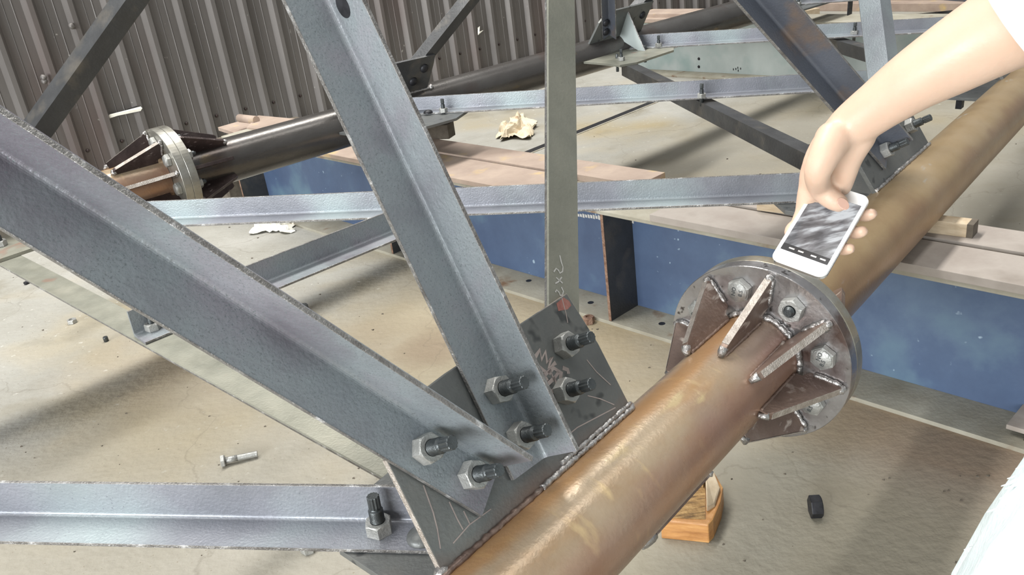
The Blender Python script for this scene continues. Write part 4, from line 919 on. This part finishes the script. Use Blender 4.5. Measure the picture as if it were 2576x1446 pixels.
# clothes
def cloth_mat():
    m = bpy.data.materials.new('white_blue_print_cloth'); m.use_nodes = True; N = m.node_tree.nodes; L = m.node_tree.links; b = N['Principled BSDF']
    tc = N.new('ShaderNodeTexCoord'); vo = N.new('ShaderNodeTexVoronoi'); vo.inputs['Scale'].default_value = 17; vo.feature = 'DISTANCE_TO_EDGE'
    L.new(tc.outputs['Object'], vo.inputs['Vector']); n = N.new('ShaderNodeTexNoise'); n.inputs['Scale'].default_value = 7; L.new(tc.outputs['Object'], n.inputs['Vector'])
    r = N.new('ShaderNodeMapRange'); r.inputs[1].default_value = .14; r.inputs[2].default_value = .17; r.inputs[3].default_value = 1; r.inputs[4].default_value = 0; L.new(vo.outputs['Distance'], r.inputs[0])
    r2 = N.new('ShaderNodeMapRange'); r2.inputs[1].default_value = .42; r2.inputs[2].default_value = .45; L.new(n.outputs['Fac'], r2.inputs[0])
    mu = N.new('ShaderNodeMath'); mu.operation = 'MULTIPLY'; L.new(r.outputs[0], mu.inputs[0]); L.new(r2.outputs[0], mu.inputs[1])
    mx = N.new('ShaderNodeMix'); mx.data_type = 'RGBA'; L.new(mu.outputs[0], mx.inputs[0]); mx.inputs[6].default_value = lin((244, 248, 250)); mx.inputs[7].default_value = lin((44, 88, 128)); L.new(mx.outputs[2], b.inputs['Base Color']); b.inputs['Roughness'].default_value = .9
    return m
M['cloth'] = cloth_mat()
M['lace'] = mat('white_lace_cloth', [(.3, (206, 220, 222)), (.7, (222, 232, 233))], 20, rough=.95, bump=.5, bscale=120, spots=(120, 140, 146), sscale=46, sthr=.72)
EL = P3(2610, 25, .93); sl = MB()
spts = []; srad = []
A0 = P3(2618, 96, .945)
for k in range(9):
    u = k/8; spts.append(A0.lerp(SH, u)); srad.append(.086-.020*u+.003*math.sin(k*2.2))
sl.tube(spts, srad, 28); so = sl.build('sleeve', 'cloth', person)
tor = MB(); prof = [(.150, .80), (.146, .95), (.135, 1.08), (.152, 1.22), (.150, 1.32), (.10, 1.40), (.062, 1.43)]
seg = 48; vs = []
for r_, z in prof:
    for k in range(seg):
        a = 2*math.pi*k/seg; rr = r_*(1+.03*math.sin(a*5+z*9)); vs.append(TC+V((rr*math.cos(a)*1.1, rr*math.sin(a)*.92, z)))
fs = []
for i in range(len(prof)-1):
    for k in range(seg): fs.append((i*seg+k, i*seg+(k+1) % seg, (i+1)*seg+(k+1) % seg, (i+1)*seg+k))
tor.add(vs, fs, True); tor.build('blouse', 'cloth', person)
sk = MB(); SKC = V((.80, .52, 0)); prof = [(.10, .97, .9), (.22, .92, .8), (.30, .88, .55), (.335, .82, .3), (.355, .74, .1), (.385, .66, 0), (.42, .55, 0), (.45, .44, 0)]
seg = 220; vs = []
for j, (r_, z, u) in enumerate(prof):
    for k in range(seg):
        a = 2*math.pi*k/seg; c = SKC.lerp(TC, u); rr = r_*(1+.018*math.sin(a*9+z*3)+.01*noise.noise(V((a*30, z*40, 0)))); vs.append(c+V((rr*math.cos(a), rr*math.sin(a)*.9, z+.01*math.sin(a*23))))
fs = []
for i in range(len(prof)-1):
    for k in range(seg): fs.append((i*seg+k, i*seg+(k+1) % seg, (i+1)*seg+(k+1) % seg, (i+1)*seg+k))
sk.add(vs, fs, True); sko = sk.build('lace_skirt', 'lace', person); tag(sko, 'white lace skirt with ragged trim')
fr = MB()
for k in range(700):
    a = math.radians(random.uniform(60, 300)); j = random.random(); zz = .9-.42*j; u = max(0, min(1, (zz-.70)/.25))*.6
    r_ = .30+.14*max(0, (.88-zz)/.42)**.8*1.0; c = SKC.lerp(TC, u); n_ = V((math.cos(a), math.sin(a)*.9, 0)); p = c+n_*(r_*.985)+V((0, 0, zz))
    t_ = V((-math.sin(a), math.cos(a), 0)); l_ = random.uniform(.006, .016)
    fr.prism([p-t_*.003, p+t_*.003, p+n_*l_+V((0, 0, -l_*.8))], V((0, 0, -.0015)))
fo = fr.build('fringe', 'lace', person); fo['kind'] = 'stuff'
# phone
phn = thing('smartphone', phone_c, 'white smartphone with lit screen held in the hand above the flange', 'smartphone')
def rrect(w, h, r, z):
    out = []
    for cx, cy, a0 in ((w-r, h-r, 0), (-(w-r), h-r, 90), (-(w-r), -(h-r), 180), (w-r, -(h-r), 270)):
        for k in range(7):
            a = math.radians(a0+15*k); out.append(phone_c+pr1*(cx+r*math.cos(a))+pl*(cy+r*math.sin(a))+pn*z)
    return out
HWD, HLG = .0296, .0615
MB().prism(rrect(HWD, HLG, .009, -.0035), pn*.007).build('phone_shell', 'phone', phn, bevel=.0012)
MB().prism(rrect(HWD+.0004, HLG+.0004, .0092, -.0022), pn*.0036).build('metal_band', 'band', phn)
def screen_mat():
    m = bpy.data.materials.new('lit_camera_view'); m.use_nodes = True; N = m.node_tree.nodes; L = m.node_tree.links; b = N['Principled BSDF']
    tc = N.new('ShaderNodeTexCoord'); mp = N.new('ShaderNodeMapping'); mp.inputs['Rotation'].default_value = (.3, .2, .9); mp.inputs['Scale'].default_value = (34, 150, 34); L.new(tc.outputs['Object'], mp.inputs[0])
    n = N.new('ShaderNodeTexNoise'); n.inputs['Scale'].default_value = 1; n.inputs['Detail'].default_value = 4; L.new(mp.outputs[0], n.inputs['Vector'])
    c = N.new('ShaderNodeValToRGB'); e = c.color_ramp.elements; e[0].position = .36; e[0].color = lin((96, 96, 100)); e[1].position = .62; e[1].color = lin((238, 242, 246)); x = e.new(.48); x.color = lin((150, 150, 154)); L.new(n.outputs['Fac'], c.inputs[0])
    b.inputs['Base Color'].default_value = (.02, .02, .02, 1); L.new(c.outputs[0], b.inputs['Emission Color']); b.inputs['Emission Strength'].default_value = .75; b.inputs['Roughness'].default_value = .15
    return m
M['screen'] = screen_mat()
def ph_rect(x0, x1, y0, y1, z, m, name, par=phn):
    b = MB(); b.prism([phone_c+pr1*x+pl*y+pn*z for x, y in ((x0, y0), (x1, y0), (x1, y1), (x0, y1))], pn*.0002); return b.build(name, m, par)
scr = ph_rect(-.0256, .0256, -.045, .045, .0035, 'screen', 'screen')
ph_rect(-.0256, .0256, -.045, -.036, .0037, 'black', 'menu_bar', scr); ph_rect(-.0256, .004, .036, .045, .0037, 'black', 'menu_bar', scr)
M['skyw'] = mat('screen_white', [(.3, (240, 244, 248)), (.7, (250, 250, 255))], 8, bump=0); M['skyw'].node_tree.nodes['Principled BSDF'].inputs['Emission Color'].default_value = (1, 1, 1, 1); M['skyw'].node_tree.nodes['Principled BSDF'].inputs['Emission Strength'].default_value = .5
M['yel'] = mat('screen_yellow', [(.3, (200, 180, 60)), (.7, (220, 200, 70))], 8, bump=0)
for x, mm in ((-.014, 'skyw'), (-.0112, 'skyw'), (-.005, 'skyw'), (-.0025, 'skyw'), (0, 'yel')): ph_rect(x, x+.0018, .039, .0415, .0040, mm, 'screen_icon', scr)
for x in (-.018, -.008, .006, .016): ph_rect(x, x+.006, -.0415, -.0395, .0040, 'band', 'screen_icon', scr)
b = MB(); b.prism([phone_c+pr1*(.0048*math.cos(k*math.pi/12))+pl*(-.0535+.0048*math.sin(k*math.pi/12))+pn*.0035 for k in range(24)], pn*.0002); b.build('home_button', 'phone', phn)
bpy.context.view_layer.update()
